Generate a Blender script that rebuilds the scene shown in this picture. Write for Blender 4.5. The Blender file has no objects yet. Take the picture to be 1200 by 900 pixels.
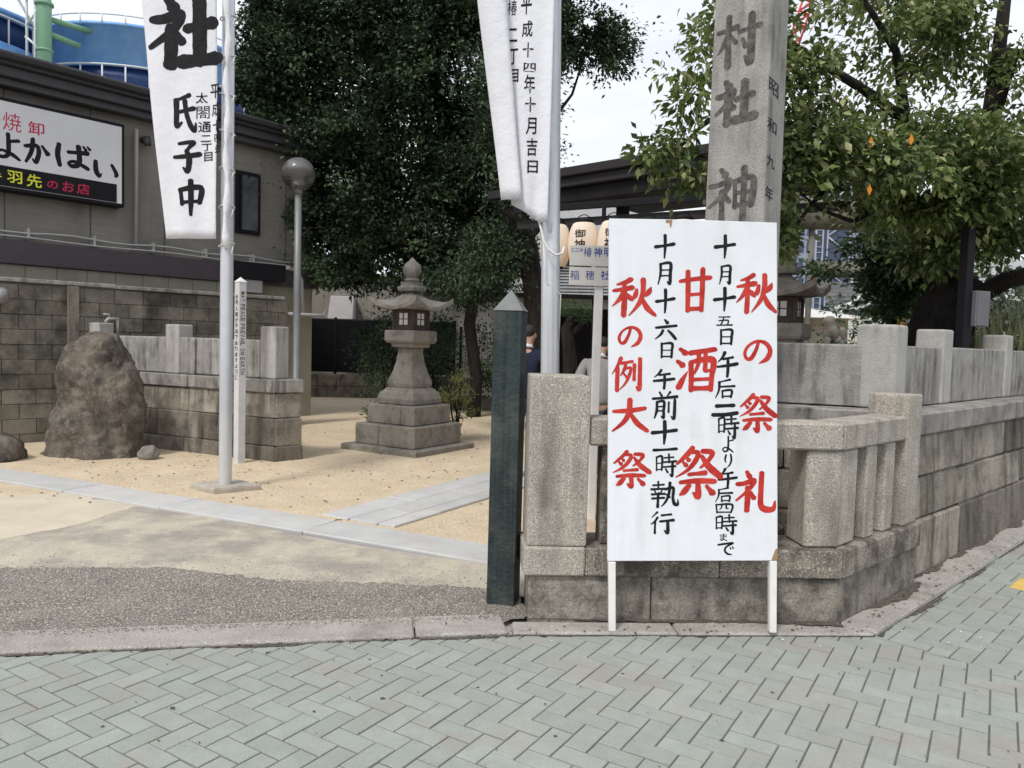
import bpy, bmesh, math, random
import numpy as np
from mathutils import Vector, noise as mnoise
random.seed(7); rng = np.random.default_rng(7)
C = bpy.context.scene.collection
SC = bpy.context.scene
R = math.radians

# ------------------------------------------------------------------ camera, sky, sun, exposure
F_PX, CAM_H, PITCH, ROLL = 900.0, 1.56, R(3.18), R(1.6)
_F = Vector((0, math.cos(PITCH), -math.sin(PITCH))); _R = Vector((1, 0, 0)); _U = _R.cross(_F)
_R2 = _R*math.cos(ROLL) + _U*math.sin(ROLL); _U2 = -_R*math.sin(ROLL) + _U*math.cos(ROLL)
cam = bpy.data.cameras.new('camera'); camo = bpy.data.objects.new('camera', cam); C.objects.link(camo)
cam.sensor_fit = 'HORIZONTAL'; cam.sensor_width = 36; cam.lens = 36*F_PX/1200
cam.clip_start = .05; cam.clip_end = 1500
from mathutils import Matrix
m3 = Matrix((_R2, _U2, -_F)).transposed()
camo.matrix_world = Matrix.Translation((0, 0, CAM_H)) @ m3.to_4x4()
SC.camera = camo
SUN_EL, SUN_AZ = R(52), R(-150)          # soft light from behind the camera, slightly left
w = bpy.data.worlds.new('World'); SC.world = w; w.use_nodes = True
nt = w.node_tree; N = nt.nodes; L = nt.links; N.clear()
wo = N.new('ShaderNodeOutputWorld'); bg = N.new('ShaderNodeBackground'); bg.inputs[1].default_value = .1
sky = N.new('ShaderNodeTexSky'); sky.sky_type = 'NISHITA'; sky.sun_disc = False
sky.sun_elevation = SUN_EL; sky.sun_rotation = R(180)+R(30); sky.dust_density = 2.5
tc = N.new('ShaderNodeTexCoord'); mp = N.new('ShaderNodeMapping'); mp.inputs['Scale'].default_value = (1, 1, 3.2)
nz = N.new('ShaderNodeTexNoise'); nz.inputs['Scale'].default_value = 1.7; nz.inputs['Detail'].default_value = 5; nz.inputs['Roughness'].default_value = .55
rp = N.new('ShaderNodeValToRGB')
rp.color_ramp.elements[0].position = .33; rp.color_ramp.elements[0].color = (.66, .71, .81, 1)
rp.color_ramp.elements[1].position = .66; rp.color_ramp.elements[1].color = (.93, .945, .97, 1)
mul = N.new('ShaderNodeVectorMath'); mul.operation = 'SCALE'; mul.inputs['Scale'].default_value = 9.2
mx = N.new('ShaderNodeMixRGB'); mx.inputs[0].default_value = .9
L.new(tc.outputs['Generated'], mp.inputs[0]); L.new(mp.outputs[0], nz.inputs['Vector']); L.new(nz.outputs['Fac'], rp.inputs[0])
L.new(rp.outputs[0], mul.inputs[0]); L.new(sky.outputs[0], mx.inputs[1]); L.new(mul.outputs[0], mx.inputs[2])
L.new(mx.outputs[0], bg.inputs[0]); L.new(bg.outputs[0], wo.inputs[0])
sun = bpy.data.lights.new('sun', 'SUN'); suno = bpy.data.objects.new('sun', sun); C.objects.link(suno)
sun.energy = 1.7; sun.angle = R(11); sun.color = (1, .96, .9)
sd = Vector((math.sin(SUN_AZ)*math.cos(SUN_EL), math.cos(SUN_AZ)*math.cos(SUN_EL), math.sin(SUN_EL)))
suno.rotation_euler = (-sd).to_track_quat('-Z', 'Y').to_euler()
SC.view_settings.view_transform = 'Standard'; SC.view_settings.look = 'None'
SC.view_settings.exposure = 0.43; SC.view_settings.gamma = 1

# ------------------------------------------------------------------ measuring helpers (survey of the place from the photograph)
def ray(px, py): return _R2*((px-600)/F_PX) - _U2*((py-450)/F_PX) + _F
def G(px, py, z=0.):
    d = ray(px, py); t = (z-CAM_H)/d.z; return Vector((0, 0, CAM_H)) + d*t
def D(px, py, Y):
    d = ray(px, py); return Vector((0, 0, CAM_H)) + d*(Y/d.y)
def on_plane(px, py, P0, n):
    d = ray(px, py); o = Vector((0, 0, CAM_H)); t = (Vector(P0)-o).dot(n)/d.dot(n); return o + d*t

# ------------------------------------------------------------------ object helpers
WL = {}
def tag(o, label=None, cat=None, group=None, kind=None):
    if label: o['label'] = label
    if cat: o['category'] = cat
    if group: o['group'] = group
    if kind: o['kind'] = kind
    return o
def thing(name, label, cat, loc=(0, 0, 0), group=None):
    o = bpy.data.objects.new(name, None); C.objects.link(o); o.location = loc; o.empty_display_size = .1
    WL[o.name] = Vector(loc); return tag(o, label, cat, group)
def place(o, parent=None, loc=(0, 0, 0), rotz=0.):
    C.objects.link(o); loc = Vector(loc)
    if parent is not None:
        o.parent = parent; o.location = loc - WL[parent.name]
    else: o.location = loc
    o.rotation_euler = (0, 0, rotz); WL[o.name] = loc; return o
def from_bm(name, bm, mat, parent=None, loc=(0, 0, 0), rotz=0., smooth=False):
    me = bpy.data.meshes.new(name); bm.to_mesh(me); bm.free()
    if smooth:
        for p in me.polygons: p.use_smooth = True
    if mat: me.materials.append(mat)
    return place(bpy.data.objects.new(name, me), parent, loc, rotz)
def from_data(name, vs, fs, mat, parent=None, loc=(0, 0, 0), rotz=0., smooth=False):
    me = bpy.data.meshes.new(name); me.from_pydata([tuple(v) for v in vs], [], fs); me.validate(); me.update()
    if smooth:
        for p in me.polygons: p.use_smooth = True
    if mat: me.materials.append(mat)
    return place(bpy.data.objects.new(name, me), parent, loc, rotz)
def copy_tree(o, loc, label=None, group=None, parent=None):
    c = o.copy(); C.objects.link(c)
    if parent is None: c.location = loc; WL[c.name] = Vector(loc)
    else: c.parent = parent
    if label: c['label'] = label
    if group: c['group'] = group
    for ch in list(o.children): copy_tree(ch, None, None, None, c)
    return c

def area2(pts): return sum(pts[i][0]*pts[(i+1) % len(pts)][1]-pts[(i+1) % len(pts)][0]*pts[i][1] for i in range(len(pts)))/2
def prism_bm(pts, z0, z1, top=None, bev=.008, seg=1, rough=0.):
    """footprint pts (world xy), optional different top footprint; returns bm centred on centroid"""
    pts = [Vector((p[0], p[1])) for p in pts]; top = [Vector((p[0], p[1])) for p in (top or pts)]
    if area2(pts) < 0: pts = pts[::-1]; top = top[::-1]
    c = sum(pts, Vector((0, 0)))/len(pts)
    bm = bmesh.new()
    lo = [bm.verts.new((p.x-c.x, p.y-c.y, 0)) for p in pts]; hi = [bm.verts.new((p.x-c.x, p.y-c.y, z1-z0)) for p in top]
    n = len(pts); bm.faces.new(lo[::-1]); bm.faces.new(hi)
    for i in range(n): bm.faces.new((lo[i], lo[(i+1) % n], hi[(i+1) % n], hi[i]))
    if bev > 0: bmesh.ops.bevel(bm, geom=list(bm.edges), offset=bev, segments=seg, affect='EDGES', profile=.6, clamp_overlap=True)
    if rough:
        for v in bm.verts: v.co += Vector([random.uniform(-rough, rough) for _ in range(3)])
    return bm, Vector((c.x, c.y, z0))
def prism(name, mat, parent, pts, z0, z1, top=None, bev=.008, seg=1, rough=0., smooth=False):
    bm, loc = prism_bm(pts, z0, z1, top, bev, seg, rough); return from_bm(name, bm, mat, parent, loc, 0, smooth)
class Frame:
    def __init__(s, o, ang): s.o = Vector((o[0], o[1])); s.a = R(ang); s.u = Vector((math.cos(s.a), math.sin(s.a))); s.n = Vector((-math.sin(s.a), math.cos(s.a)))
    def __call__(s, a, d=0.): return s.o + s.u*a + s.n*d
    def rect(s, a0, a1, d0, d1): return [s(a0, d0), s(a1, d0), s(a1, d1), s(a0, d1)]
    def p3(s, a, d, z): p = s(a, d); return Vector((p.x, p.y, z))
def fbox(name, mat, parent, fr, a0, a1, d0, d1, z0, z1, bev=.004, **k):
    return prism(name, mat, parent, fr.rect(a0, a1, d0, d1), z0, z1, bev=bev, **k)
def tube_data(path, rad, n=10, caps=True):
    vs = []; fs = []; path = [Vector(p) for p in path]; m = len(path)
    rad = rad if isinstance(rad, (list, tuple)) else [rad]*m
    prev = None
    for i, p in enumerate(path):
        t = (path[min(i+1, m-1)]-path[max(i-1, 0)]).normalized()
        if prev is None:
            a = Vector((0, 0, 1)) if abs(t.z) < .9 else Vector((1, 0, 0)); x = t.cross(a).normalized()
        else: x = (prev - t*prev.dot(t)).normalized()
        y = t.cross(x); prev = x
        for k in range(n):
            an = 2*math.pi*k/n; vs.append(p + (x*math.cos(an)+y*math.sin(an))*rad[i])
    for i in range(m-1):
        for k in range(n):
            a = i*n+k; b = i*n+(k+1) % n; fs.append((a, b, b+n, a+n))
    if caps: fs.append(tuple(range(n))[::-1]); fs.append(tuple(range((m-1)*n, m*n)))
    return vs, fs
def tube(name, mat, parent, path, rad, n=10, smooth=True):
    path = [Vector(p) for p in path]; o = path[0]
    vs, fs = tube_data([p-o for p in path], rad, n); return from_data(name, vs, fs, mat, parent, o, 0, smooth)
def merge(datas):
    V = []; Fc = []
    for v, f in datas:
        b = len(V); V += list(v); Fc += [tuple(i+b for i in q) for q in f]
    return V, Fc
def tubes(name, mat, parent, paths, rad, n=6, stuff=False):
    o = Vector(paths[0][0]); V, Fc = merge([tube_data([Vector(p)-o for p in pa], rad, n) for pa in paths])
    ob = from_data(name, V, Fc, mat, parent, o, 0, True)
    if stuff: ob['kind'] = 'stuff'
    return ob
def lathe(name, mat, parent, loc, prof, n=24, smooth=True):
    vs = []; fs = []
    for r, z in prof:
        for k in range(n): a = 2*math.pi*k/n; vs.append((r*math.cos(a), r*math.sin(a), z))
    for i in range(len(prof)-1):
        for k in range(n): a = i*n+k; b = i*n+(k+1) % n; fs.append((a, b, b+n, a+n))
    fs.append(tuple(range(n))[::-1]); fs.append(tuple(range((len(prof)-1)*n, len(prof)*n)))
    return from_data(name, vs, fs, mat, parent, loc, 0, smooth)

# ------------------------------------------------------------------ materials
def mat_base(name):
    m = bpy.data.materials.new(name); m.use_nodes = True; t = m.node_tree
    b = t.nodes.get('Principled BSDF'); return m, t, b
def nn(t, ty, **k):
    n = t.nodes.new(ty)
    for a, v in k.items():
        if a in n.inputs: n.inputs[a].default_value = v
        else: setattr(n, a, v)
    return n
def noise_fac(t, scale, detail=4, rough=.6, mapping=None, lo=.35, hi=.65, coord='pos'):
    if coord == 'pos': src = nn(t, 'ShaderNodeNewGeometry').outputs['Position']
    else: src = nn(t, 'ShaderNodeTexCoord').outputs['Object']
    if mapping:
        mp = nn(t, 'ShaderNodeMapping'); mp.inputs['Scale'].default_value = mapping; t.links.new(src, mp.inputs[0]); src = mp.outputs[0]
    nz = nn(t, 'ShaderNodeTexNoise', Scale=scale, Detail=detail, Roughness=rough); t.links.new(src, nz.inputs['Vector'])
    mr = nn(t, 'ShaderNodeMapRange'); mr.inputs['From Min'].default_value = lo; mr.inputs['From Max'].default_value = hi
    t.links.new(nz.outputs['Fac'], mr.inputs['Value']); return mr.outputs[0]
def mixc(t, fac, a, b, mode='MIX'):
    m = nn(t, 'ShaderNodeMixRGB', blend_type=mode)
    for s, v in ((0, fac), (1, a), (2, b)):
        if isinstance(v, (int, float)): m.inputs[s].default_value = v
        elif isinstance(v, tuple): m.inputs[s].default_value = (*v, 1) if len(v) == 3 else v
        else: t.links.new(v, m.inputs[s])
    return m.outputs[0]
def scalef(t, s, k):
    m = nn(t, 'ShaderNodeMath', operation='MULTIPLY'); t.links.new(s, m.inputs[0]); m.inputs[1].default_value = k; return m.outputs[0]
def MAT(name, c1, c2=None, scale=3, rough=.85, speck=None, streak=None, blotch=None, bump=.25, bscale=60, vary=0., metal=0., island=False, grain=None, spec=.3, coord='pos'):
    m, t, b = mat_base(name); col = mixc(t, noise_fac(t, scale, 5, .65, coord=coord), c1, c2 or tuple(x*.75 for x in c1))
    if grain:  # (mapping scale, colour, amount)
        col = mixc(t, scalef(t, noise_fac(t, 1, 5, .6, grain[0], .4, .62), grain[2]), col, grain[1])
    if speck:  # (scale, light, dark, amount)
        sc, li, dk, am = speck
        col = mixc(t, scalef(t, noise_fac(t, sc, 2, .7, None, .54, .62), am), col, li)
        col = mixc(t, scalef(t, noise_fac(t, sc*1.13, 2, .7, (1, 1.07, .97), .56, .64), am), col, dk)
    if blotch:  # (scale, colour, amount, lo, hi)
        col = mixc(t, scalef(t, noise_fac(t, blotch[0], 6, .7, None, blotch[3] if len(blotch) > 3 else .5, blotch[4] if len(blotch) > 4 else .68), blotch[2]), col, blotch[1])
    if streak:  # (colour, amount, freq)
        k_ = streak[2]; f1_ = noise_fac(t, 1, 4, .6, (k_, k_, k_*.12), .44, .68); f2_ = noise_fac(t, 2.1, 3, .6, None, .36, .62)
        mm = nn(t, 'ShaderNodeMath', operation='MULTIPLY'); t.links.new(f1_, mm.inputs[0]); t.links.new(f2_, mm.inputs[1])
        col = mixc(t, scalef(t, mm.outputs[0], min(1, streak[1]*1.35)), col, streak[0])
    if vary:
        if island: rnd = nn(t, 'ShaderNodeNewGeometry').outputs['Random Per Island']
        else: rnd = nn(t, 'ShaderNodeObjectInfo').outputs['Random']
        mr = nn(t, 'ShaderNodeMapRange'); mr.inputs['To Min'].default_value = 1-vary; mr.inputs['To Max'].default_value = 1+vary
        t.links.new(rnd, mr.inputs['Value'])
        hs = nn(t, 'ShaderNodeHueSaturation'); t.links.new(mr.outputs[0], hs.inputs['Value']); t.links.new(col, hs.inputs['Color']); col = hs.outputs[0]
    t.links.new(col, b.inputs['Base Color'])
    b.inputs['Roughness'].default_value = rough; b.inputs['Metallic'].default_value = metal; b.inputs['Specular IOR Level'].default_value = spec
    if bump:
        f = noise_fac(t, bscale, 5, .7, None, 0, 1); bp = nn(t, 'ShaderNodeBump'); bp.inputs['Strength'].default_value = bump; bp.inputs['Distance'].default_value = .02
        t.links.new(f, bp.inputs['Height']); t.links.new(bp.outputs[0], b.inputs['Normal'])
    return m
def leafmat(name, a, b_, yel=None, trans=.25, yamt=.12, clump=.55, spec=.35, rough=.45):
    m, t, b = mat_base(name)
    rnd = nn(t, 'ShaderNodeNewGeometry').outputs['Random Per Island']
    col = mixc(t, rnd, a, b_)
    col = mixc(t, scalef(t, noise_fac(t, 1.3, 3, .6, None, .44, .60), clump), col, tuple(x*2.1 for x in b_))
    if yel:
        gt = nn(t, 'ShaderNodeMath', operation='GREATER_THAN'); t.links.new(rnd, gt.inputs[0]); gt.inputs[1].default_value = 1-yamt
        col = mixc(t, gt.outputs[0], col, yel)
    t.links.new(col, b.inputs['Base Color']); b.inputs['Roughness'].default_value = rough; b.inputs['Specular IOR Level'].default_value = spec
    tr = nn(t, 'ShaderNodeBsdfTranslucent'); t.links.new(col, tr.inputs[0])
    mxs = nn(t, 'ShaderNodeMixShader'); mxs.inputs[0].default_value = trans
    out = [n for n in t.nodes if n.type == 'OUTPUT_MATERIAL'][0]
    t.links.new(b.outputs[0], mxs.inputs[1]); t.links.new(tr.outputs[0], mxs.inputs[2]); t.links.new(mxs.outputs[0], out.inputs[0]); return m
def flat(name, c, rough=.6, metal=0., bump=0., spec=.3, emit=None):
    m = MAT(name, c, tuple(min(1, x*.9) for x in c), 6, rough, bump=bump, metal=metal, spec=spec)
    if emit:
        b = m.node_tree.nodes['Principled BSDF']; b.inputs['Emission Color'].default_value = (*emit[0], 1); b.inputs['Emission Strength'].default_value = emit[1]
    return m
K = {}
K['paver'] = MAT('paver', (.345, .372, .335), (.295, .32, .288), 9, .8, speck=(200, (.50, .53, .48), (.20, .22, .19), .4), blotch=(1.6, (.33, .305, .27), .85, .5, .64), grain=((2, 2, 2), (.27, .28, .25), .3), bump=.4, bscale=120, vary=.06)
K['paver_far'] = MAT('paver_far', (.345, .372, .335), (.295, .32, .288), 9, .8, speck=(200, (.50, .53, .48), (.20, .22, .19), .4), blotch=(1.6, (.33, .305, .27), .85, .5, .64), grain=((2, 2, 2), (.27, .28, .25), .3), bump=.4, bscale=120, vary=.06, island=True)
K['joint'] = MAT('joint', (.125, .13, .11), (.19, .18, .15), 14, .95, bump=.4)
K['tactile'] = MAT('tactile', (.72, .48, .12), (.6, .4, .12), 8, .8)
K['kerb'] = MAT('kerb', (.43, .40, .365), (.34, .315, .285), 4, .9, speck=(90, (.66, .62, .57), (.20, .18, .16), .5), blotch=(2.5, (.19, .17, .145), .6), bump=.6, bscale=80)
K['aggregate'] = MAT('aggregate', (.27, .245, .215), (.20, .18, .155), 5, .9, speck=(75, (.64, .59, .52), (.06, .052, .045), .85), blotch=(1.2, (.40, .365, .30), .6), bump=.8, bscale=90)
K['apron'] = MAT('apron', (.56, .50, .385), (.48, .43, .345), 2.2, .9, speck=(90, (.66, .61, .51), (.26, .235, .20), .5), blotch=(1.1, (.30, .27, .24), .8, .47, .60), grain=((5, 1.6, 1), (.36, .33, .285), .5), bump=.5, bscale=70)
K['patch'] = MAT('patch', (.62, .54, .42), (.52, .46, .36), 3, .9, speck=(120, (.7, .62, .5), (.4, .34, .27), .3))
K['sand'] = MAT('sand', (.70, .57, .405), (.59, .47, .32), 2.5, .95, speck=(50, (.84, .74, .58), (.32, .25, .17), .5), blotch=(.9, (.53, .43, .31), .65), bump=1., bscale=28)
K['slab'] = MAT('slab', (.54, .535, .52), (.46, .455, .445), 3, .75, speck=(200, (.62, .62, .62), (.38, .38, .38), .25), blotch=(2, (.50, .44, .35), .5), bump=.2, vary=.07)
K['asphalt'] = MAT('asphalt', (.06, .06, .06), (.045, .045, .045), 3, .95)
GS = (230, (.80, .74, .64), (.10, .085, .075), .85)
K['granite'] = MAT('granite', (.45, .41, .355), (.375, .34, .29), 6, .8, speck=(130, (.76, .70, .62), (.11, .095, .085), .9), blotch=(5, (.22, .19, .155), .5, .53, .7), streak=((.15, .13, .11), .6, 8), bump=.5, bscale=80, vary=.04)
K['granite_dark'] = MAT('granite_dark', (.34, .30, .25), (.23, .20, .165), 5, .85, speck=(105, (.62, .56, .47), (.06, .05, .045), .95), blotch=(4, (.07, .06, .05), .85, .47, .62), streak=((.05, .042, .035), .7, 10), bump=.5, bscale=100)
K['base_stone'] = MAT('base_stone', (.33, .30, .255), (.21, .19, .16), 5, .9, blotch=(5, (.085, .075, .062), .8, .47, .64), streak=((.04, .035, .03), 1., 7), speck=(60, (.45, .41, .36), (.10, .09, .075), .5), bump=.8, bscale=45, vary=.06)
K['grey_stone'] = MAT('grey_stone', (.385, .37, .35), (.29, .275, .255), 5, .85, speck=(110, (.52, .50, .47), (.16, .15, .14), .5), streak=((.075, .068, .06), 1., 11), blotch=(6, (.16, .15, .135), .6, .5, .68), bump=.5, bscale=60, vary=.09)
K['post_stone'] = MAT('post_stone', (.46, .445, .42), (.385, .37, .345), 4, .85, speck=(110, (.58, .56, .52), (.24, .225, .205), .45), streak=((.20, .185, .17), .7, 8), blotch=(6, (.28, .265, .24), .45, .52, .7), bump=.45, bscale=60, vary=.06)
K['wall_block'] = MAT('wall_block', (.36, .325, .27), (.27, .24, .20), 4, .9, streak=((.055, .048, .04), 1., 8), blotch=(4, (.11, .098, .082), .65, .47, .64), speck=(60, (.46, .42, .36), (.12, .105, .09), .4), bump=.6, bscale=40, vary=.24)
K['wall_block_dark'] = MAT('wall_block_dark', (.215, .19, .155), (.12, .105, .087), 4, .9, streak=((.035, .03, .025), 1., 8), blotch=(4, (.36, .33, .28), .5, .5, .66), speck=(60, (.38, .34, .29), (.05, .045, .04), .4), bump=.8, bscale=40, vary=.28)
K['cop'] = MAT('coping', (.37, .35, .325), (.25, .235, .215), 4, .85, streak=((.05, .045, .042), 1., 12), blotch=(5, (.13, .12, .105), .55, .5, .66), bump=.5, bscale=60, vary=.08)
K['monument'] = MAT('monument', (.42, .40, .375), (.33, .315, .29), 3, .85, speck=(110, (.54, .52, .49), (.17, .16, .15), .45), streak=((.12, .11, .10), 1., 9), blotch=(5, (.24, .225, .205), .6, .5, .66), bump=.5, bscale=60)
K['carved'] = MAT('carved', (.055, .05, .046), (.16, .148, .135), 26, .95, bump=.3)
K['block'] = MAT('block', (.225, .205, .165), (.15, .137, .112), 3, .92, speck=(60, (.29, .265, .215), (.09, .08, .068), .45), streak=((.028, .025, .021), 1., 2.2), blotch=(1.6, (.045, .04, .034), .85, .45, .62), bump=.5, vary=.2)
K['mortar'] = MAT('mortar', (.085, .077, .064), (.05, .045, .038), 3, .95)
K['lantern'] = MAT('lantern_stone', (.29, .265, .225), (.215, .195, .165), 6, .9, speck=(90, (.5, .48, .44), (.10, .09, .08), .5), blotch=(6, (.125, .11, .09), .55, .5, .66), bump=.5, bscale=60, vary=.08)
K['lantern_box'] = MAT('lantern_box', (.10, .075, .06), (.065, .05, .042), 8, .85, bump=.3)
K['paper'] = flat('paper', (.82, .79, .77), .8)
K['boulder'] = MAT('boulder', (.16, .138, .112), (.07, .061, .053), 3.2, .85, speck=(14, (.27, .235, .19), (.03, .026, .022), .4), blotch=(3, (.26, .22, .17), .6, .52, .68), streak=((.022, .02, .018), 1., 5), bump=1., bscale=12)
K['pebble'] = MAT('pebble', (.25, .235, .205), (.17, .16, .14), 8, .8)
K['gravel'] = MAT('gravel', (.35, .315, .275), (.25, .225, .195), 60, .85, vary=.75, island=True, bump=0)
K['dirt'] = MAT('dirt', (.13, .115, .092), (.075, .066, .053), 20, .95, speck=(90, (.3, .27, .22), (.04, .035, .03), .6), bump=.8)  # earth brown, also used for the painted shadow line along the kerb
K['greenwood'] = MAT('greenwood', (.026, .042, .042), (.038, .058, .056), 3, .6, grain=((45, 45, 1.2), (.013, .02, .02), .8), blotch=(3, (.10, .105, .095), .65, .45, .66), bump=.6, bscale=30)
K['greencap_lit'] = MAT('post_cap', (.20, .205, .205), (.15, .155, .15), 6, .6, bump=.2)  # paler than the shaft: daylight on the pyramid is put into its colour
K['white_board'] = MAT('white_board', (.80, .82, .86), (.755, .775, .81), 1.6, .5, blotch=(4, (.66, .67, .67), .45, .5, .72), streak=((.60, .60, .58), .3, 12), bump=.12, bscale=12, spec=.4)
K['white_paint'] = MAT('white_paint', (.80, .78, .75), (.7, .68, .65), 6, .5, blotch=(14, (.45, .40, .34), .3, .6, .75), bump=.1)
K['chip'] = flat('bare_ply', (.36, .22, .12), .8)
K['red_ink'] = MAT('red_ink', (.40, .018, .014), (.58, .05, .035), 14, .45, bump=0)
K['black_ink'] = MAT('black_ink', (.010, .010, .011), (.02, .02, .022), 22, .6, bump=0, spec=.15)
K['steel'] = MAT('steel_pole', (.66, .67, .69), (.58, .59, .61), 2, .34, metal=.45, bump=0)
K['polebase'] = MAT('pole_base', (.46, .42, .35), (.34, .31, .26), 6, .9, speck=(80, (.56, .52, .45), (.2, .18, .15), .4))
K['cloth'] = MAT('banner_cloth', (.82, .82, .85), (.77, .77, .80), 2, .9, bump=.5, bscale=9)
K['rope'] = flat('rope', (.78, .77, .75), .9)
K['peace'] = MAT('peace_pole_paint', (.66, .66, .68), (.56, .56, .57), 4, .5, blotch=(9, (.5, .5, .5), .4), bump=.1)
K['lamp_pole'] = flat('lamp_pole', (.24, .25, .25), .5, .3)
K['lamp_cap'] = MAT('lamp_cap', (.22, .215, .21), (.3, .29, .28), 9, .3, metal=.3, bump=0)
K['siding'] = MAT('siding', (.275, .255, .225), (.23, .212, .187), 1.2, .8, streak=((.15, .137, .12), .7, 2), grain=((1.5, 1.5, 26), (.195, .18, .158), .5), bump=.12)
K['siding2'] = MAT('siding_pale', (.30, .275, .245), (.25, .23, .205), 1.2, .8, streak=((.17, .155, .14), .5, 4), bump=.1)
K['eaves'] = flat('eaves_metal', (.075, .075, .085), .5, .1)
K['band'] = flat('purple_band', (.075, .062, .072), .55)
K['foundation'] = MAT('foundation', (.30, .285, .215), (.25, .24, .185), 2, .9, streak=((.16, .15, .11), .5, 3))
K['dark'] = flat('dark_frame', (.013, .013, .016), .55, spec=.15)
K['darkglass'] = flat('dark_glass', (.02, .022, .028), .12, spec=.6)
K['pipe'] = flat('grey_pipe', (.42, .41, .40), .5)
K['sign_white'] = MAT('sign_face', (.74, .74, .75), (.68, .68, .70), 1, .35, bump=0)
K['yellow_ink'] = flat('yellow_ink', (.78, .78, .05), .5)
K['darkred_ink'] = flat('darkred_ink', (.42, .02, .05), .5)
K['crimson_ink'] = flat('crimson_ink', (.55, .02, .08), .5)
K['blue_ink'] = flat('blue_ink', (.03, .06, .30), .5)
K['tankblue'] = MAT('tank_blue', (.17, .40, .80), (.26, .50, .86), 1.5, .45, streak=((.10, .26, .58), .6, 1.2), bump=.1, bscale=2)
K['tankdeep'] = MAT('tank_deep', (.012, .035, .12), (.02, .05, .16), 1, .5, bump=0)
K['railwhite'] = flat('rail_white', (.72, .75, .76), .5)
K['greenpipe'] = flat('green_pipe', (.22, .42, .27), .5)
K['roofdark'] = MAT('roof_dark', (.016, .014, .016), (.010, .009, .010), 2, .6, bump=0, spec=.15)
K['fascia'] = MAT('fascia_grey', (.04, .037, .038), (.028, .026, .028), 2, .6, bump=0, spec=.15)
K['tile'] = MAT('roof_tile', (.14, .145, .15), (.22, .225, .23), 5, .5, bump=.2, vary=.15)
K['tile_edge'] = flat('tile_edge', (.62, .63, .64), .5)
K['lampaper'] = None
K['suit_navy'] = MAT('suit_navy', (.012, .016, .036), (.016, .02, .044), 9, .9, bump=.2)
K['suit_grey'] = MAT('suit_grey', (.27, .265, .26), (.22, .215, .21), 12, .9, bump=.2)
K['trouser'] = MAT('trouser_dark', (.04, .042, .05), (.03, .032, .04), 9, .9)
K['skin'] = MAT('skin', (.45, .27, .19), (.40, .24, .17), 9, .6, bump=.05)
K['hair'] = MAT('hair', (.02, .017, .015), (.035, .03, .027), 60, .6, bump=.4)
K['shoe'] = flat('shoe', (.01, .01, .01), .35)
K['shirt'] = flat('shirt', (.72, .73, .76), .8)
K['bark'] = MAT('bark', (.020, .016, .014), (.010, .008, .008), 6, .95, grain=((30, 30, 5), (.05, .042, .035), .4), bump=.9, bscale=30)
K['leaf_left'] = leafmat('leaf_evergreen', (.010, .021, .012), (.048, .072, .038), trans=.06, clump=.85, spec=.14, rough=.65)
K['leaf_right'] = leafmat('leaf_cherry', (.038, .068, .02), (.125, .165, .05), yel=(.37, .38, .17), trans=.32, yamt=.18)
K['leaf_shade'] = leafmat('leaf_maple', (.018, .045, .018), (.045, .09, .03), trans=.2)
K['leaf_shrub'] = leafmat('leaf_shrub', (.07, .10, .03), (.17, .19, .06), yel=(.3, .28, .09), trans=.25, yamt=.2)
K['leaf_reed'] = leafmat('leaf_reed', (.07, .085, .035), (.15, .16, .075), trans=.2)
K['orange_leaf'] = flat('orange_leaf', (.75, .26, .02), .5)
K['dry_leaf'] = MAT('dry_leaf', (.18, .11, .06), (.10, .06, .035), 30, .9, vary=.4)
K['plaster'] = MAT('plaster', (.50, .48, .44), (.42, .40, .36), 1, .85, streak=((.30, .28, .25), .5, 4), bump=.1)
K['plaster_white'] = MAT('plaster_white', (.62, .63, .65), (.55, .56, .58), 1, .85, streak=((.42, .42, .43), .4, 4), bump=.1)
K['tower'] = MAT('tower_panel', (.30, .34, .42), (.26, .30, .38), .6, .5, bump=0)
K['tower_glass'] = flat('tower_glass', (.045, .06, .11), .2, spec=.6)
K['tower_frame'] = flat('tower_frame', (.42, .46, .55), .5)
K['crane'] = flat('crane_red', (.62, .06, .07), .5)
K['torii'] = MAT('torii_stone', (.24, .22, .19), (.13, .12, .10), 3, .9, blotch=(2, (.08, .09, .05), .6), bump=.4)
K['box_grey'] = MAT('box_grey', (.16, .155, .17), (.13, .128, .14), 3, .5, bump=0)
K['tin_white'] = MAT('tin_white', (.66, .64, .60), (.58, .56, .52), 2, .5, bump=0)
K['soil'] = MAT('soil', (.12, .10, .075), (.08, .065, .05), 4, .95, bump=.6)
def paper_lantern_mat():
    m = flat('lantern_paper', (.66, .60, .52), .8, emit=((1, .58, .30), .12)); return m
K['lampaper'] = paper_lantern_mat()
def glassmat(name, c, r=.05, alpha=.5):
    m, t, b = mat_base(name); b.inputs['Base Color'].default_value = (*c, 1); b.inputs['Roughness'].default_value = r; b.inputs['Transmission Weight'].default_value = alpha; b.inputs['IOR'].default_value = 1.2; return m
K['globe'] = glassmat('smoked_globe', (.62, .62, .61), .06, .92)

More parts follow.
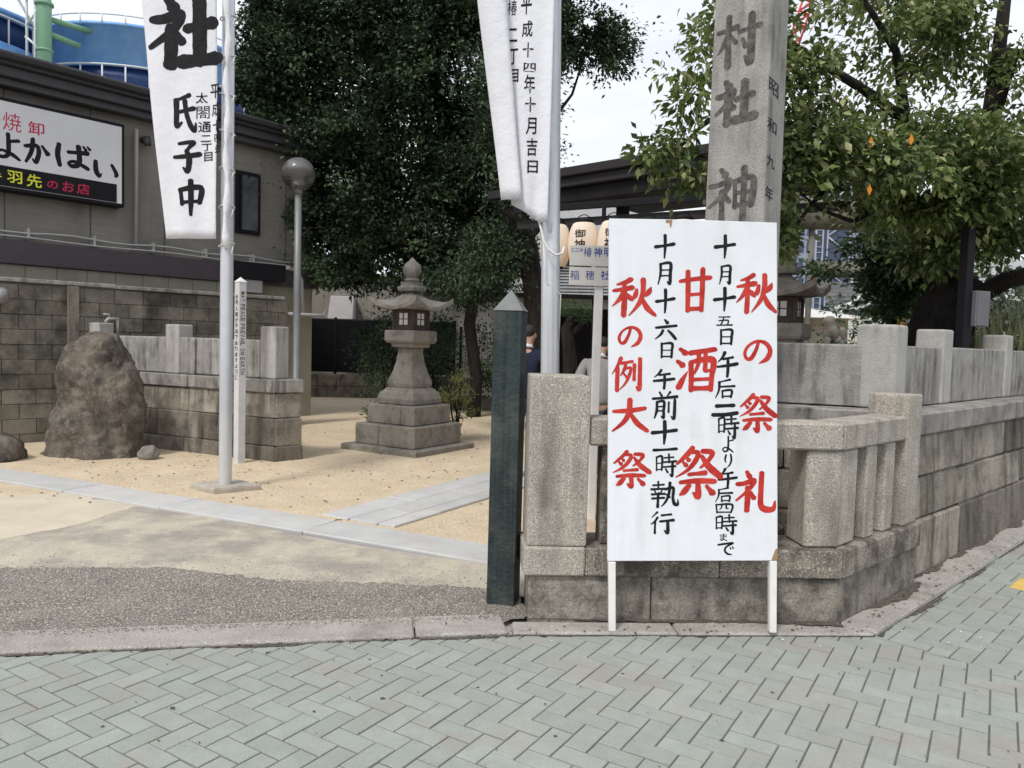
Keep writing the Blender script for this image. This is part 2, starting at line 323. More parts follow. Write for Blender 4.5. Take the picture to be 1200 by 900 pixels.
# ------------------------------------------------------------------ brush lettering
BR = {
'秋': '42,4,5 30,12,4 12,18,2|4,34,3 20,31,4 46,25,5|28,14,4 29,50,5 28,96,5|27,34,4 18,55,4 2,74,1|32,42,3 40,50,5 46,56,3|56,30,3 54,42,5 51,50,4|88,24,2 84,34,5 76,44,3|70,4,5 70,35,5 62,65,4 40,97,1|68,50,3 80,75,5 99,94,3',
'の': '52,12,5 46,40,5 30,75,6 14,78,5 7,55,5 20,26,4 50,8,4 80,17,6 94,45,7 84,76,7 58,95,2',
'祭': '38,2,4 28,14,4 6,34,2|36,10,3 50,12,4 44,28,4 28,46,3 4,60,1|24,18,2 30,26,4|16,28,2 24,36,4|60,8,4 80,10,4 72,26,3 56,40,2|58,18,3 74,38,5 98,56,5|32,54,3 66,50,4|14,70,3 50,66,4 86,66,4|51,68,4 52,96,5 42,90,2|32,76,4 22,88,5 14,94,2|70,76,3 82,88,6',
'礼': '28,4,4 34,14,6|6,34,4 22,32,4 46,24,5 34,46,4 4,74,2|30,42,5 31,70,5 30,98,5|38,54,4 46,66,5|64,6,5 63,50,5 64,84,6 76,94,6 94,92,5 98,74,2',
'甘': '2,30,4 50,24,5 98,20,5|26,8,5 28,50,5 28,96,5|74,2,5 74,50,5 73,94,5|30,60,4 72,57,4|30,92,5 72,90,5',
'酒': '6,6,4 18,14,6|0,34,4 12,42,6|4,92,6 14,74,5 26,56,1|32,14,5 66,9,5 96,4,5|34,36,5 36,66,5 36,98,5|36,34,4 90,28,6 90,64,5 88,96,5|54,12,4 54,36,4 44,60,2|72,10,4 72,40,4 72,52,4 82,52,3|40,74,4 86,71,4|40,94,5 86,92,5',
'例': '30,2,5 20,24,4 2,50,1|20,30,5 20,60,5 20,98,5|34,16,4 68,10,4|48,16,4 42,36,4 30,54,1|46,32,3 64,30,4 58,56,4 46,78,3 28,96,1|42,48,3 52,58,4|76,20,5 76,64,5|94,2,5 95,50,5 94,92,6 84,86,2',
'大': '4,38,4 50,34,6 90,26,5|48,2,6 46,40,6 32,70,5 2,98,2|50,42,4 70,72,6 98,94,5',
'十': '4,52,8 50,46,6 96,38,8|50,2,7 52,50,7 50,98,4',
'月': '18,10,6 20,50,6 6,96,3|20,10,5 84,6,8 86,50,8 84,92,8 66,84,3|24,36,4 80,34,4|22,60,4 80,58,4',
'六': '44,4,5 54,16,8|4,42,5 50,36,6 96,30,6|36,54,6 26,74,5 2,96,2|60,54,5 78,72,7 94,92,7',
'日': '12,8,7 14,50,7 14,96,6|14,10,5 86,6,8 88,50,8 86,94,7|18,50,4 82,48,4|16,90,5 84,88,5',
'午': '36,2,7 24,22,5 4,40,2|28,28,5 76,20,6|2,60,5 50,54,6 98,46,7|52,26,6 54,60,7 52,98,6',
'前': '28,2,4 36,14,5|70,0,5 60,14,3|2,26,5 50,22,5 98,16,6|18,38,5 18,70,5 10,98,3|18,38,4 46,36,5 46,70,5 46,96,5 36,90,2|20,56,3 44,54,3|20,72,3 44,70,3|66,38,4 66,74,4|90,28,5 90,60,6 88,98,6 76,90,2',
'一': '2,70,9 50,58,7 98,40,10',
'時': '6,14,4 8,74,4|8,14,4 32,12,5 32,72,4|10,42,3 30,40,3|10,70,3 32,68,3|44,16,4 86,12,4|64,0,5 66,36,5|38,36,4 98,30,5|40,58,4 96,52,5|82,36,5 82,96,6 70,88,2|52,68,4 60,80,5',
'執': '8,14,4 46,10,4|26,0,4 27,28,4|2,30,4 50,26,4|14,36,3 18,44,3|40,34,3 34,44,3|4,50,4 50,46,4|6,66,4 48,62,4|27,46,5 26,98,5|68,2,5 66,40,5 56,74,4 40,96,2|52,28,4 80,22,5 80,60,5 86,84,6 98,86,5 98,68,2|56,48,3 68,58,4',
'行': '28,2,5 6,26,2|30,26,5 18,46,4 2,58,2|20,46,5 20,98,5|48,16,5 88,10,5|42,44,5 98,36,6|74,42,6 75,94,7 60,84,2',
'五': '14,12,5 82,8,6|44,14,5 36,60,5 26,88,4|14,48,4 72,42,5 68,88,5|2,92,5 98,86,6',
'后': '72,2,6 20,16,3|20,16,6 18,60,5 2,98,2|22,40,5 96,34,6|36,60,5 38,94,5|38,60,4 82,56,6 80,92,5|40,88,4 80,86,4',
'二': '14,22,9 84,14,9|0,84,9 50,80,9 100,66,10',
'四': '6,12,6 12,92,6|8,12,5 92,6,7 88,88,6|38,14,5 34,44,4 24,60,2|62,12,5 62,44,5 74,48,3|12,88,5 86,84,5',
'よ': '58,30,5 92,22,6|54,2,6 56,50,6 52,84,6 28,94,5 14,80,5 32,68,4 70,80,6 96,96,4',
'り': '24,8,7 16,40,7 26,58,4|72,2,7 80,40,8 66,74,6 34,98,2',
'ま': '16,24,5 84,18,5|20,48,5 82,42,5|52,2,5 54,70,5 36,92,5 20,82,4 40,70,4 88,94,5',
'で': '4,24,6 50,14,6 92,8,6 56,34,5 44,62,6 60,88,6 84,92,4|74,40,3 80,52,5|88,34,3 94,46,5',
'社': '26,2,6 34,14,8|4,34,5 20,32,6 44,24,7 32,48,5 2,74,3|30,44,6 31,72,7 30,98,7|38,52,5 46,62,6|54,44,6 94,36,7|74,6,8 74,50,8 74,90,8|48,92,8 74,90,7 100,86,8',
'氏': '70,2,6 22,16,4|22,16,7 24,50,6 26,84,6 44,74,3|26,48,5 88,36,6|54,16,6 62,50,6 78,80,6 94,94,5 98,74,2',
'子': '20,12,5 76,6,6 60,22,5 50,34,5|50,34,6 60,60,8 54,96,7 38,86,3|2,54,5 50,50,6 98,42,7',
'中': '14,28,6 20,68,6|16,28,5 84,20,7 80,62,6|20,64,5 80,58,5|50,2,7 51,50,7 50,98,4',
'村': '2,30,4 46,24,5|26,2,5 27,98,6|26,34,4 16,56,4 2,72,1|30,38,3 44,54,4|52,34,4 98,28,5|80,4,5 80,94,6 66,84,2|60,50,3 68,64,5',
'神': '26,2,4 34,12,6|4,32,4 22,30,4 44,24,5 32,48,4 2,72,2|29,44,5 30,98,5|36,52,4 44,62,4|56,26,4 58,74,4|56,26,4 94,22,5 92,72,5|58,48,3 92,46,3|58,72,4 92,68,4|75,2,5 75,98,5',
'か': '6,34,5 50,26,6 60,50,6 48,88,6 34,78,2|36,4,6 30,50,6 8,92,4|74,24,4 96,50,7',
'ば': '12,10,5 8,50,6 14,92,5|38,34,5 90,26,6|66,6,6 68,70,6 50,88,5 38,78,4 56,68,4 92,88,5|80,2,3 86,12,4|92,0,3 98,8,4',
'い': '10,14,7 12,60,8 24,86,7 34,72,2|76,20,5 94,60,7 92,74,6',
}
FONT = {}
def font_glyph(ch):
    if ch not in FONT:
        c = bpy.data.curves.new('glyph', 'FONT'); c.body = ch; c.offset = 0 if ch in '焼稲穂椿閤' else .012; c.resolution_u = 3
        o = bpy.data.objects.new('glyph', c); C.objects.link(o); bpy.context.view_layer.update()
        me = bpy.data.meshes.new_from_object(o); vs = np.array([v.co[:2] for v in me.vertices]) if len(me.vertices) else np.zeros((1, 2)); fs = [tuple(p.vertices) for p in me.polygons]
        bpy.data.objects.remove(o); bpy.data.curves.remove(c); bpy.data.meshes.remove(me)
        mn, mxx = vs.min(0), vs.max(0); FONT[ch] = ((vs-mn)/np.maximum(mxx-mn, 1e-4), fs)
    return FONT[ch]
class Ink:
    """collects flat lettering in a 2D sheet (x right, y up) with a tiny paint thickness"""
    def __init__(s): s.v = []; s.f = []; s.k = 0
    def brush(s, ch, x0, y0, x1, y1, fat=1., rnd=random.Random(3)):   # y0 top, y1 bottom
        W = x1-x0; H = y0-y1; av = (abs(W)+abs(H))/2
        for st in BR[ch].split('|'):
            P = [tuple(float(q) for q in p.split(',')) for p in st.split()]
            P = [(x0+p[0]/100*W, y0-p[1]/100*H, p[2]/100*av*fat*rnd.uniform(.92, 1.1)) for p in P]
            pts = []
            n = len(P)
            for i in range(n-1):
                a = P[max(i-1, 0)]; b = P[i]; c = P[i+1]; d = P[min(i+2, n-1)]
                sharp = n <= 2
                for k in range(7):
                    t = k/7
                    q = []
                    for e in range(3):
                        v = .5*((2*b[e]) + (-a[e]+c[e])*t + (2*a[e]-5*b[e]+4*c[e]-d[e])*t*t + (-a[e]+3*b[e]-3*c[e]+d[e])*t**3)
                        q.append(v)
                    q[2] = max(q[2], .12*P[i][2]) * (1 - .16*math.sin(math.pi*t) if n == 2 else 1)
                    pts.append(q)
            pts.append(list(P[-1]))
            base = len(s.v); off = s.k*3e-5; s.k += 1; m = len(pts)
            for i, q in enumerate(pts):
                a = pts[max(i-1, 0)]; b = pts[min(i+1, m-1)]
                tx, ty = b[0]-a[0], b[1]-a[1]; l = math.hypot(tx, ty) or 1; nx, ny = -ty/l, tx/l
                r = q[2]*rnd.uniform(.95, 1.05)
                s.v += [(q[0]+nx*r, q[1]+ny*r, off), (q[0]-nx*r, q[1]-ny*r, off)]
            for i in range(m-1): j = base+2*i; s.f.append((j, j+1, j+3, j+2))
            for q, turn in ((P[0], 1), (P[-1], 1)):
                off = s.k*3e-5; s.k += 1; j = len(s.v)
                for e in range(10):
                    an = 2*math.pi*e/10+.4; rr = q[2]*rnd.uniform(.88, 1.08); s.v.append((q[0]+rr*math.cos(an)*1.05, q[1]+rr*math.sin(an)*.95, off))
                s.f.append(tuple(range(j, j+10)))
            if n > 2:
                for q in P[1:-1]:
                    off = s.k*3e-5; s.k += 1; j = len(s.v)
                    for e in range(10): an = 2*math.pi*e/10; s.v.append((q[0]+q[2]*math.cos(an), q[1]+q[2]*math.sin(an), off))
                    s.f.append(tuple(range(j, j+10)))
    def font(s, ch, x0, y0, x1, y1, shear=0., rot=0):
        vs, fs = font_glyph(ch); b = len(s.v); off = s.k*3e-5; s.k += 1
        for v in vs:
            u, t = v
            if rot == 90: u, t = t, 1-u     # turned clockwise, reads downwards
            s.v.append((x0+(x1-x0)*u, y1+(y0-y1)*t + shear*(u-.5)*(y0-y1), off))
        s.f += [tuple(i+b for i in f) for f in fs]
    def build(s, name, mat, parent, fn, loc):
        loc = Vector(loc); return from_data(name, [Vector(fn(x, y, o))-loc for x, y, o in s.v], s.f, mat, parent, loc)
def letters(items, conv, mp, name, mat, parent, kind='brush', **k):
    for i, (ch, x0, y0, x1, y1) in enumerate(items):
        ik = Ink(); a = conv(x0, y0); b = conv(x1, y1)
        getattr(ik, kind)(ch, a[0], a[1], b[0], b[1], **k)
        ik.build(name, mat, parent, mp, WL[parent.name])

# ------------------------------------------------------------------ ground
def rag(pts, amp, step=.05, seed=1):
    r = random.Random(seed); out = []
    for i in range(len(pts)):
        a = Vector(pts[i]); b = Vector(pts[(i+1) % len(pts)]); n = max(1, int((b-a).length/step)); nr = Vector((-(b-a).y, (b-a).x)).normalized()
        for k in range(n):
            p = a.lerp(b, k/n); w_ = amp*(mnoise.noise(Vector((p.x*3, p.y*3, seed)))*1.2+r.uniform(-.5, .5)); q = p+nr*w_ if k else p; out.append((q.x, q.y))
    return out
def sheet(name, mat, pts, z, label=None, sub=0):
    bm = bmesh.new(); c = Vector((sum(p[0] for p in pts)/len(pts), sum(p[1] for p in pts)/len(pts)))
    bm.faces.new([bm.verts.new((p[0]-c.x, p[1]-c.y, 0)) for p in pts])
    bmesh.ops.recalc_face_normals(bm, faces=bm.faces)
    for f in bm.faces:
        if f.normal.z < 0: f.normal_flip()
    o = from_bm(name, bm, mat, None, (c.x, c.y, z)); o['kind'] = 'structure'; return o
sheet('ground', K['asphalt'], [(-400, -300), (400, -300), (400, 600), (-400, 600)], -.06)

KA = Vector((-6.0, 2.94)); KB = Vector((.04, 4.005)); KC = Vector((2.03, 4.13)); KD = Vector((9.5, 11.5))
SEAM0 = Vector((2.06, 4.075)); SU = Vector((math.cos(R(-42.5)), math.sin(R(-42.5)))); SEAM1 = SEAM0+SU*6
def clip(poly, a, b):
    """keep the part of poly to the right of the line a->b"""
    out = []; d = (b-a)
    def side(p): return d.x*(p[1]-a.y)-d.y*(p[0]-a.x)
    for i in range(len(poly)):
        p, q = poly[i], poly[(i+1) % len(poly)]; sp, sq = side(p), side(q)
        if sp <= 0: out.append(p)
        if (sp < 0 < sq) or (sq < 0 < sp):
            t = sp/(sp-sq); out.append((p[0]+(q[0]-p[0])*t, p[1]+(q[1]-p[1])*t))
    return out
walk = sheet('sidewalk', K['joint'], [(-7, -1), (11, -1), (11, 11.5), (9.5, 11.5), (2.03, 4.13), (.04, 4.005), (-6, 2.94), (-7, 2.8)], -.0065)
def herring(origin, ang, clips, box, tag_):
    fr = Frame(origin, ang); res = []; g = .0036
    n = 90
    for i in range(-n, n):
        for j in range(-n, n):
            s_ = (i-j) % 4
            if s_ == 0: w_, h_ = 2, 1
            elif s_ == 3: w_, h_ = 1, 2
            else: continue
            c = fr((i+w_/2)*.1, (j+h_/2)*.1)
            if not (box[0] < c.x < box[2] and box[1] < c.y < box[3]): continue
            poly = [tuple(p) for p in fr.rect(i*.1+g, (i+w_)*.1-g, j*.1+g, (j+h_)*.1-g)]
            full = True
            for a, b in clips:
                n0 = len(poly); before = poly; poly = clip(poly, a, b)
                if poly != before: full = False
                if len(poly) < 3: break
            if len(poly) < 3 or abs(area2(poly)) < .0012: continue
            res.append((poly, full, (w_, h_), c, fr.a))
    return res
o2 = SU*0; sn = Vector((SU.y, -SU.x))
pav = herring((-.494, 3.246), -32.3, [(KA, KB+(KB-KA)*.0), (KB, KC), (SEAM0-SU*.05, SEAM1)], (-6.2, .3, 7, 4.3), 1)
pav += herring((2.075, 4.085), -44.5, [(SEAM1+sn*.006*-1, SEAM0-sn*.006), (Vector((2.03, 4.13))-Vector((.724, .69))*.5, KD)], (1.9, .0, 10.5, 11), 2)
def vis(c):
    if c.y < 2.3: return False
    if abs(c.x)/c.y > .70: return False
    return True
pav.sort(key=lambda r: (not vis(r[3]), r[3].length))
shared = {}
def paver_mesh(key, poly, c, a):
    bm = bmesh.new(); ca, sa = math.cos(-a), math.sin(-a)
    pl = [((p[0]-c.x)*ca-(p[1]-c.y)*sa, (p[0]-c.x)*sa+(p[1]-c.y)*ca) for p in poly]
    if area2(pl) < 0: pl = pl[::-1]
    e = .0025
    def ins(p): l = math.hypot(*p) or 1; return (p[0]*(1-e*1.4/l), p[1]*(1-e*1.4/l))
    lo = [bm.verts.new((*p, -.02)) for p in pl]; mi = [bm.verts.new((*p, -e)) for p in pl]; hi = [bm.verts.new((*ins(p), 0)) for p in pl]
    n = len(pl); bm.faces.new(hi)
    for i in range(n):
        k = (i+1) % n; bm.faces.new((lo[i], lo[k], mi[k], mi[i])); bm.faces.new((mi[i], mi[k], hi[k], hi[i]))
    me = bpy.data.meshes.new('paver'); bm.to_mesh(me); bm.free(); me.materials.append(K['paver']); return me
rest = []
for q, (poly, full, wh, c, a) in enumerate(pav):
    dz = random.uniform(-.0016, .0016)
    tact = False
    if q < 300:
        if full:
            key = (wh, round(a, 3))
            if key not in shared: shared[key] = paver_mesh(key, poly, c, a)
            me = shared[key]
        else: me = paver_mesh(None, poly, c, a)
        place(bpy.data.objects.new('paver', me), walk, (c.x, c.y, dz), a+random.uniform(-.004, .004))
    else: rest.append((poly, dz))
V = []; Fc = []
for poly, dz in rest:
    if area2(poly) < 0: poly = poly[::-1]
    c = (sum(p[0] for p in poly)/len(poly), sum(p[1] for p in poly)/len(poly)); n = len(poly); b = len(V)
    V += [(p[0], p[1], -.02+dz) for p in poly] + [(p[0], p[1], -.0025+dz) for p in poly] + [(c[0]+(p[0]-c[0])*.975, c[1]+(p[1]-c[1])*.975, dz) for p in poly]
    for i in range(n):
        k = (i+1) % n; Fc += [(b+i, b+k, b+n+k, b+n+i), (b+n+i, b+n+k, b+2*n+k, b+2*n+i)]
    Fc.append(tuple(b+2*n+i for i in range(n)))
tag(from_data('paver_field', V, Fc, K['paver_far'], walk, (0, 0, 0)), kind='stuff')
# yellow guidance tile near the right edge
tp = G(1196, 690); tf = Frame((tp.x, tp.y), -44.5)
fbox('guidance_tile', K['tactile'], walk, tf, -.06, .24, -.02, .28, -.018, .004, bev=.003)

def strip(name, mat, parent, a, b, w0, w1, z0, z1, n, joint=.006, rough=.003, bev=.012):
    """stones laid along a->b, lying between offsets w0..w1 to its left"""
    a = Vector(a); b = Vector(b); fr = Frame(a, math.degrees(math.atan2(b.y-a.y, b.x-a.x))); Lg = (b-a).length
    cuts = [Lg*i/n for i in range(n+1)] if isinstance(n, int) else [0]+list(n)+[Lg]
    for i in range(len(cuts)-1):
        fbox(name, mat, parent, fr, cuts[i]+joint/2, cuts[i+1]-joint/2, w0, w1, z0, z1, bev=bev, rough=rough)
    return fr
kerb = sheet('kerb', K['kerb'], [KA, KB, KC, (2.1, 4.35), (0, 4.5), (-6, 3.4)], -.02)
strip('kerb_stone', K['kerb'], kerb, KA+Vector((0, .003)), (KB.x-.02, KB.y-.0), .0, .27, -.03, .022, [2.7, 5.62], rough=.002)
strip('kerb_stone', K['kerb'], kerb, (KB.x, KB.y+.004), (KC.x, KC.y+.004), .0, .16, -.03, .016, [.9], rough=.003)
gut = sheet('gutter', K['kerb'], [(2.03, 4.16), (2.0, 4.4), (9.3, 11.9), (9.5, 11.5)], -.005)
strip('gutter_stone', K['kerb'], gut, (2.06, 4.17), (9.5, 11.49), .004, .26, -.03, .012, [.85, 1.9, 2.9, 3.9, 4.9, 6, 7], rough=.002)

AG = sheet('aggregate_paving', K['aggregate'], rag([(-6.3, 3.02), (-.02, 4.15), (.16, 4.25), (.1, 4.62), (-.18, 4.74), (-1.53, 4.79), (-2.2, 4.97), (-3.26, 4.86), (-6.5, 4.9)], .045, .03), .012)
AGP = [(-4.5, 3.62), (-.02, 4.30), (.12, 4.62), (-.18, 4.74), (-1.53, 4.79), (-2.2, 4.97), (-4.5, 4.86)]
AP = sheet('concrete_apron', K['apron'], [(-6.6, 4.7), (-3.26, 4.7), (-.18, 4.6), (.3, 4.6), (.3, 5.3), (-.14, 5.25), (-1.15, 5.67), (-3.55, 6.92), (-6.6, 6.0)], .008)
PA = sheet('pale_concrete', K['patch'], rag([(-6.6, 5.25), (-3.71, 5.53), (-3.41, 6.06), (-3.3, 6.75), (-4.2, 7.15), (-6.6, 6.5)], .02, .05, 4), .0092)
SN = sheet('sand_court', K['sand'], [(-16, 5.0), (-6.6, 5.6), (-4.5, 7.0), (-3.55, 7.0), (-1.15, 5.85), (.15, 5.25), (.3, 4.5), (2.0, 4.6), (3.2, 6), (10, 13), (16, 40), (-16, 40)], .006)
# sand heaped slightly: real relief
def relief(name, mat, x0, x1, y0, y1, nx, ny, z, amp, parent=None, keep=None):
    vs = []; fs = []; ok = {}
    for j in range(ny+1):
        for i in range(nx+1):
            x = x0+(x1-x0)*i/nx; y = y0+(y1-y0)*j/ny
            h = z+amp*mnoise.noise(Vector((x*.9, y*.9, 3)))+amp*.35*mnoise.noise(Vector((x*5, y*5, 1)))
            vs.append((x, y, h))
    for j in range(ny):
        for i in range(nx):
            a = j*(nx+1)+i
            if keep is None or keep((vs[a][0]+vs[a+nx+2][0])/2, (vs[a][1]+vs[a+nx+2][1])/2): fs.append((a, a+1, a+nx+2, a+nx+1))
    return from_data(name, vs, fs, mat, parent, (0, 0, 0), 0, True)
# line of long stone slabs
path = tag(bpy.data.objects.new('stone_path', None), kind='structure'); C.objects.link(path); WL[path.name] = Vector((0, 0, 0))
sa = Vector((-6.05, 8.07)); sb = Vector((.32, 5.02))
sfr = strip('slab', K['slab'], path, sa, sb, .0, .42, -.02, .030, [.35, 2.02, 3.32, 4.92], rough=.003, bev=.008)
pf = Frame((-1.66, 6.5), 60)
# long path running back into the court: three rows of slabs
rows = [(.0, -.30, [0, 1.0, 2.1, 3.0, 4.1, 5.2, 6.5]), (-.306, -.60, [0, .55, 1.6, 2.7, 3.6, 4.9, 6.5]), (-.606, -.78, [0, .75, 1.9, 3.1, 4.3, 6.5])]
for d1, d0, cuts in rows:
    k0 = -.25*d0*-1
    for i in range(len(cuts)-1):
        st = cuts[i]+(.02 if i else (.06+(-d0)*.07))
        fbox('slab', K['slab'], path, pf, st if i == 0 else cuts[i]+.005, cuts[i+1]-.005, d0, d1, -.02, .026, bev=.006, rough=.002)

# ------------------------------------------------------------------ near stone fence
F1 = Frame((.095, 4.19), 3.0); OC = F1(1.812); F2 = Frame(OC, 43.0)
def mit(d):   # mitre point of the two runs at depth d
    # intersect F1(.,d) with F2(.,d)
    p = F1(0, d); q = F2(0, d); u, v_ = F1.u, F2.u; det = -u.x*v_.y+u.y*v_.x; r = q-p
    a = (-r.x*v_.y+r.y*v_.x)/det; return p+u*a
ff = thing('stone_fence', 'low granite fence with open rail and balusters behind the festival notice board', 'fence', (F1(.9).x, F1(.9).y, 0))
BZ, CZ0, CZ1 = .262, .264, .427
dB = .03
def battered(fr, a0, a1, d0, d1, z0, z1, out, mat, par, name='base_block', m0=None, m1=None):
    lo = [fr(a0, d0-out), fr(a1, d0-out), fr(a1, d1), fr(a0, d1)]; hi = [fr(a0, d0), fr(a1, d0), fr(a1, d1), fr(a0, d1)]
    return prism(name, mat, par, lo, z0, z1, top=hi, bev=.008, rough=.002)
for a0, a1 in ((.03, .72), (.728, 1.44)): battered(F1, a0, a1, dB, .33, -.04, BZ, .02, K['base_stone'], ff)
m_lo, m_hi, m_in = mit(dB-.02), mit(dB), mit(.33)
prism('base_block', K['base_stone'], ff, [F1(1.448, dB-.02), m_lo, m_in, F1(1.448, .33)], -.04, BZ, top=[F1(1.448, dB), m_hi, m_in, F1(1.448, .33)], rough=.002)
prism('base_block', K['base_stone'], ff, [m_lo, F2(.55, dB-.02), F2(.55, .33), m_in], -.04, BZ, top=[m_hi, F2(.55, dB), F2(.55, .33), m_in], rough=.002)
battered(F2, .558, 1.15, dB, .33, -.04, BZ, .02, K['base_stone'], ff)
for a0, a1, m in ((-.005, .34, K['granite']), (.343, 1.1, K['granite_dark'])): fbox('coping_stone', m, ff, F1, a0, a1, 0, .36, CZ0, CZ1, bev=.01, rough=.0015)
prism('coping_stone', K['granite_dark'], ff, [F1(1.104, 0), OC, mit(.36), F1(1.104, .36)], CZ0, CZ1, bev=.01, rough=.0015)
prism('coping_stone', K['granite_dark'], ff, [F2(.004, 0), F2(1.18, 0), F2(1.18, .36), mit(.36)+F2.u*.004], CZ0, CZ1, bev=.01, rough=.0015)
fbox('pillar', K['granite'], ff, F1, .01, .345, .015, .33, CZ1+.002, 1.378, bev=.012, seg=2)
RZ0, RZ1 = .992, 1.147
fbox('rail', K['granite'], ff, F1, .347, 1.1, .035, .26, RZ0, RZ1, bev=.012)
prism('rail', K['granite'], ff, [F1(1.104, .035), mit(.035), mit(.26), F1(1.104, .26)], RZ0, RZ1, bev=.012)
prism('rail', K['granite'], ff, [mit(.035)+F2.u*.004, F2(.928, .035), F2(.928, .26), mit(.26)+F2.u*.004], RZ0, RZ1, bev=.012)
# five-sided corner post
A_ = mit(.06)
prism('corner_post', K['granite'], ff, [F1(1.60, .06), mit(.06), F2(.265, .06), F2(.265, .30), F1(1.60, .31)], CZ1+.002, RZ0-.001, bev=.012)
for a in (.43, .72, 1.01, 1.29): fbox('baluster', K['granite_dark'], ff, F1, a, a+.13, .08, .24, CZ1+.002, RZ0-.001, bev=.006)
for a in (.375, .655): fbox('baluster', K['granite'], ff, F2, a, a+.145, .05, .22, CZ1+.002, RZ0-.001, bev=.008)
fbox('end_pillar', K['granite'], ff, F2, .93, 1.163, .028, .29, CZ1+.002, 1.285, bev=.012, seg=2)

# ------------------------------------------------------------------ festival notice board
TILT = R(2.6)                                    # the board leans back against the granite rail
BN = Vector((.0, math.cos(TILT), -math.sin(TILT))); BP = Vector((0, 4.075, .05))
nb = thing('notice_board', 'tall white festival notice board with red and black brush writing on two short legs', 'notice board', (1.02, 4.1, 0))
def bpt(px, py, d=0.): p = on_plane(px, py, BP, BN); return p + BN*d
def slab_of(name, mat, par, cs, d0, d1, bev=.002):
    """flat board piece between four photographed corners on the board's plane, with real thickness"""
    f = [bpt(*c, d0) for c in cs]; k = [bpt(*c, d0)+BN*(d1-d0) for c in cs]; o = sum(f, Vector())/len(f); n = len(f); bm = bmesh.new()
    a = [bm.verts.new(p-o) for p in f]; b = [bm.verts.new(p-o) for p in k]; bm.faces.new(a); bm.faces.new(b[::-1])
    for i in range(n): bm.faces.new((a[i], b[i], b[(i+1) % n], a[(i+1) % n]))
    bmesh.ops.recalc_face_normals(bm, faces=bm.faces)
    if bev: bmesh.ops.bevel(bm, geom=list(bm.edges), offset=bev, segments=1, affect='EDGES')
    return from_bm(name, bm, mat, par, o)
slab_of('board_panel', K['white_board'], nb, [(714, 256), (812, 257.5), (910.5, 261), (911.3, 657), (712, 657.5)], 0, .018)
slab_of('frame_batten', K['white_paint'], nb, [(714.5, 258), (722, 258), (720, 656.5), (712.5, 656.5)], .020, .05)
slab_of('frame_batten', K['white_paint'], nb, [(902, 262), (910, 262), (911, 656), (903, 656)], .020, .05)
slab_of('leg', K['white_paint'], nb, [(713, 658.5), (721.5, 658.5), (721.5, 746), (713.5, 746)], -.004, .036, .003)
slab_of('leg', K['white_paint'], nb, [(902, 657.5), (910.5, 657.5), (910, 741.5), (902, 741.5)], -.004, .036, .003)
slab_of('bare_patch', K['chip'], nb, [(780, 257.6), (788, 257.6), (786.5, 266), (785, 266), (784.5, 261), (780.5, 261)], -.0022, -.0006, 0)
slab_of('bare_patch', K['chip'], nb, [(909, 643), (911, 643), (911, 656.5), (904, 656.5), (906, 651)], -.0022, -.0006, 0)
o_b = bpt(712, 657)
def bconv(px, py): p = bpt(px, py); return (p.x, p.z)
def bmap(x, z, o): y = (BP.dot(BN)-x*BN.x-z*BN.z)/BN.y; p = Vector((x, y, z))-BN*(.0008+o*1.3); return (p.x, p.y, p.z)
letters([('秋', 863, 320, 909, 368), ('の', 871, 397, 904, 427.6), ('祭', 866, 461, 908.6, 507), ('礼', 862, 551, 908.6, 600), ('甘', 797, 314, 831.5, 367), ('酒', 795, 406, 838, 459), ('祭', 791, 523, 844, 584.5),
 ('秋', 717.5, 325, 768, 372), ('の', 724, 381, 752, 408), ('例', 717, 419, 751, 459), ('大', 718, 467.5, 759, 507), ('祭', 717.5, 528, 761, 572)], bconv, bmap, 'red_character', K['red_ink'], nb, fat=1.3)
letters([('十', 768, 275, 790, 303), ('月', 771, 306.5, 787.5, 334.6), ('十', 769, 339, 790, 367), ('六', 768, 373.6, 793, 399), ('日', 773.5, 401, 789, 420), ('午', 766, 433, 790, 456),
 ('前', 765, 459, 793, 491), ('十', 764, 493, 793, 521), ('一', 766, 522, 793, 530.6), ('時', 768, 532, 792, 558.6), ('執', 763, 564.5, 794.6, 595), ('行', 762.6, 599.5, 789, 625.7),
 ('十', 838, 275.5, 861, 303), ('月', 843, 310, 857, 334), ('十', 837, 337, 861, 365), ('五', 840, 370, 858, 382.5), ('日', 843, 385, 859, 404.7), ('午', 841, 412.5, 863.5, 442), ('后', 838.5, 444, 861, 467.5),
 ('二', 836, 472, 863.5, 489.7), ('時', 841, 487, 865, 514), ('よ', 845.5, 511, 859.6, 530.6), ('り', 848, 532, 859, 549), ('午', 842, 549, 863, 571.5), ('后', 838.5, 571, 858.4, 589), ('四', 838, 590, 859, 602), ('時', 838, 603, 863, 626), ('ま', 842, 625, 853, 634), ('で', 841, 634.6, 860, 651)], bconv, bmap, 'black_character', K['black_ink'], nb, fat=1.12)

# ------------------------------------------------------------------ dark green wooden post
gp = thing('wooden_post', 'square dark green wooden post with pointed top beside the granite pillar', 'post', (-.035, 4.5, 0))
gfr = Frame((-.116, 4.45), -12)
GW = .166
prism('post_shaft', K['greenwood'], gp, gfr.rect(0, GW, 0, GW), -.05, 1.735, bev=.004)
bm = bmesh.new(); cc = gfr(GW/2, GW/2); base = [bm.verts.new((*(p-cc), 0)) for p in gfr.rect(-.004, GW+.004, -.004, GW+.004)]
tp_ = bm.verts.new((0, 0, .125)); bm.faces.new(base[::-1])
for i in range(4): bm.faces.new((base[i], base[(i+1) % 4], tp_))
from_bm('post_cap', bm, K['greencap_lit'], gp, (cc.x, cc.y, 1.737))

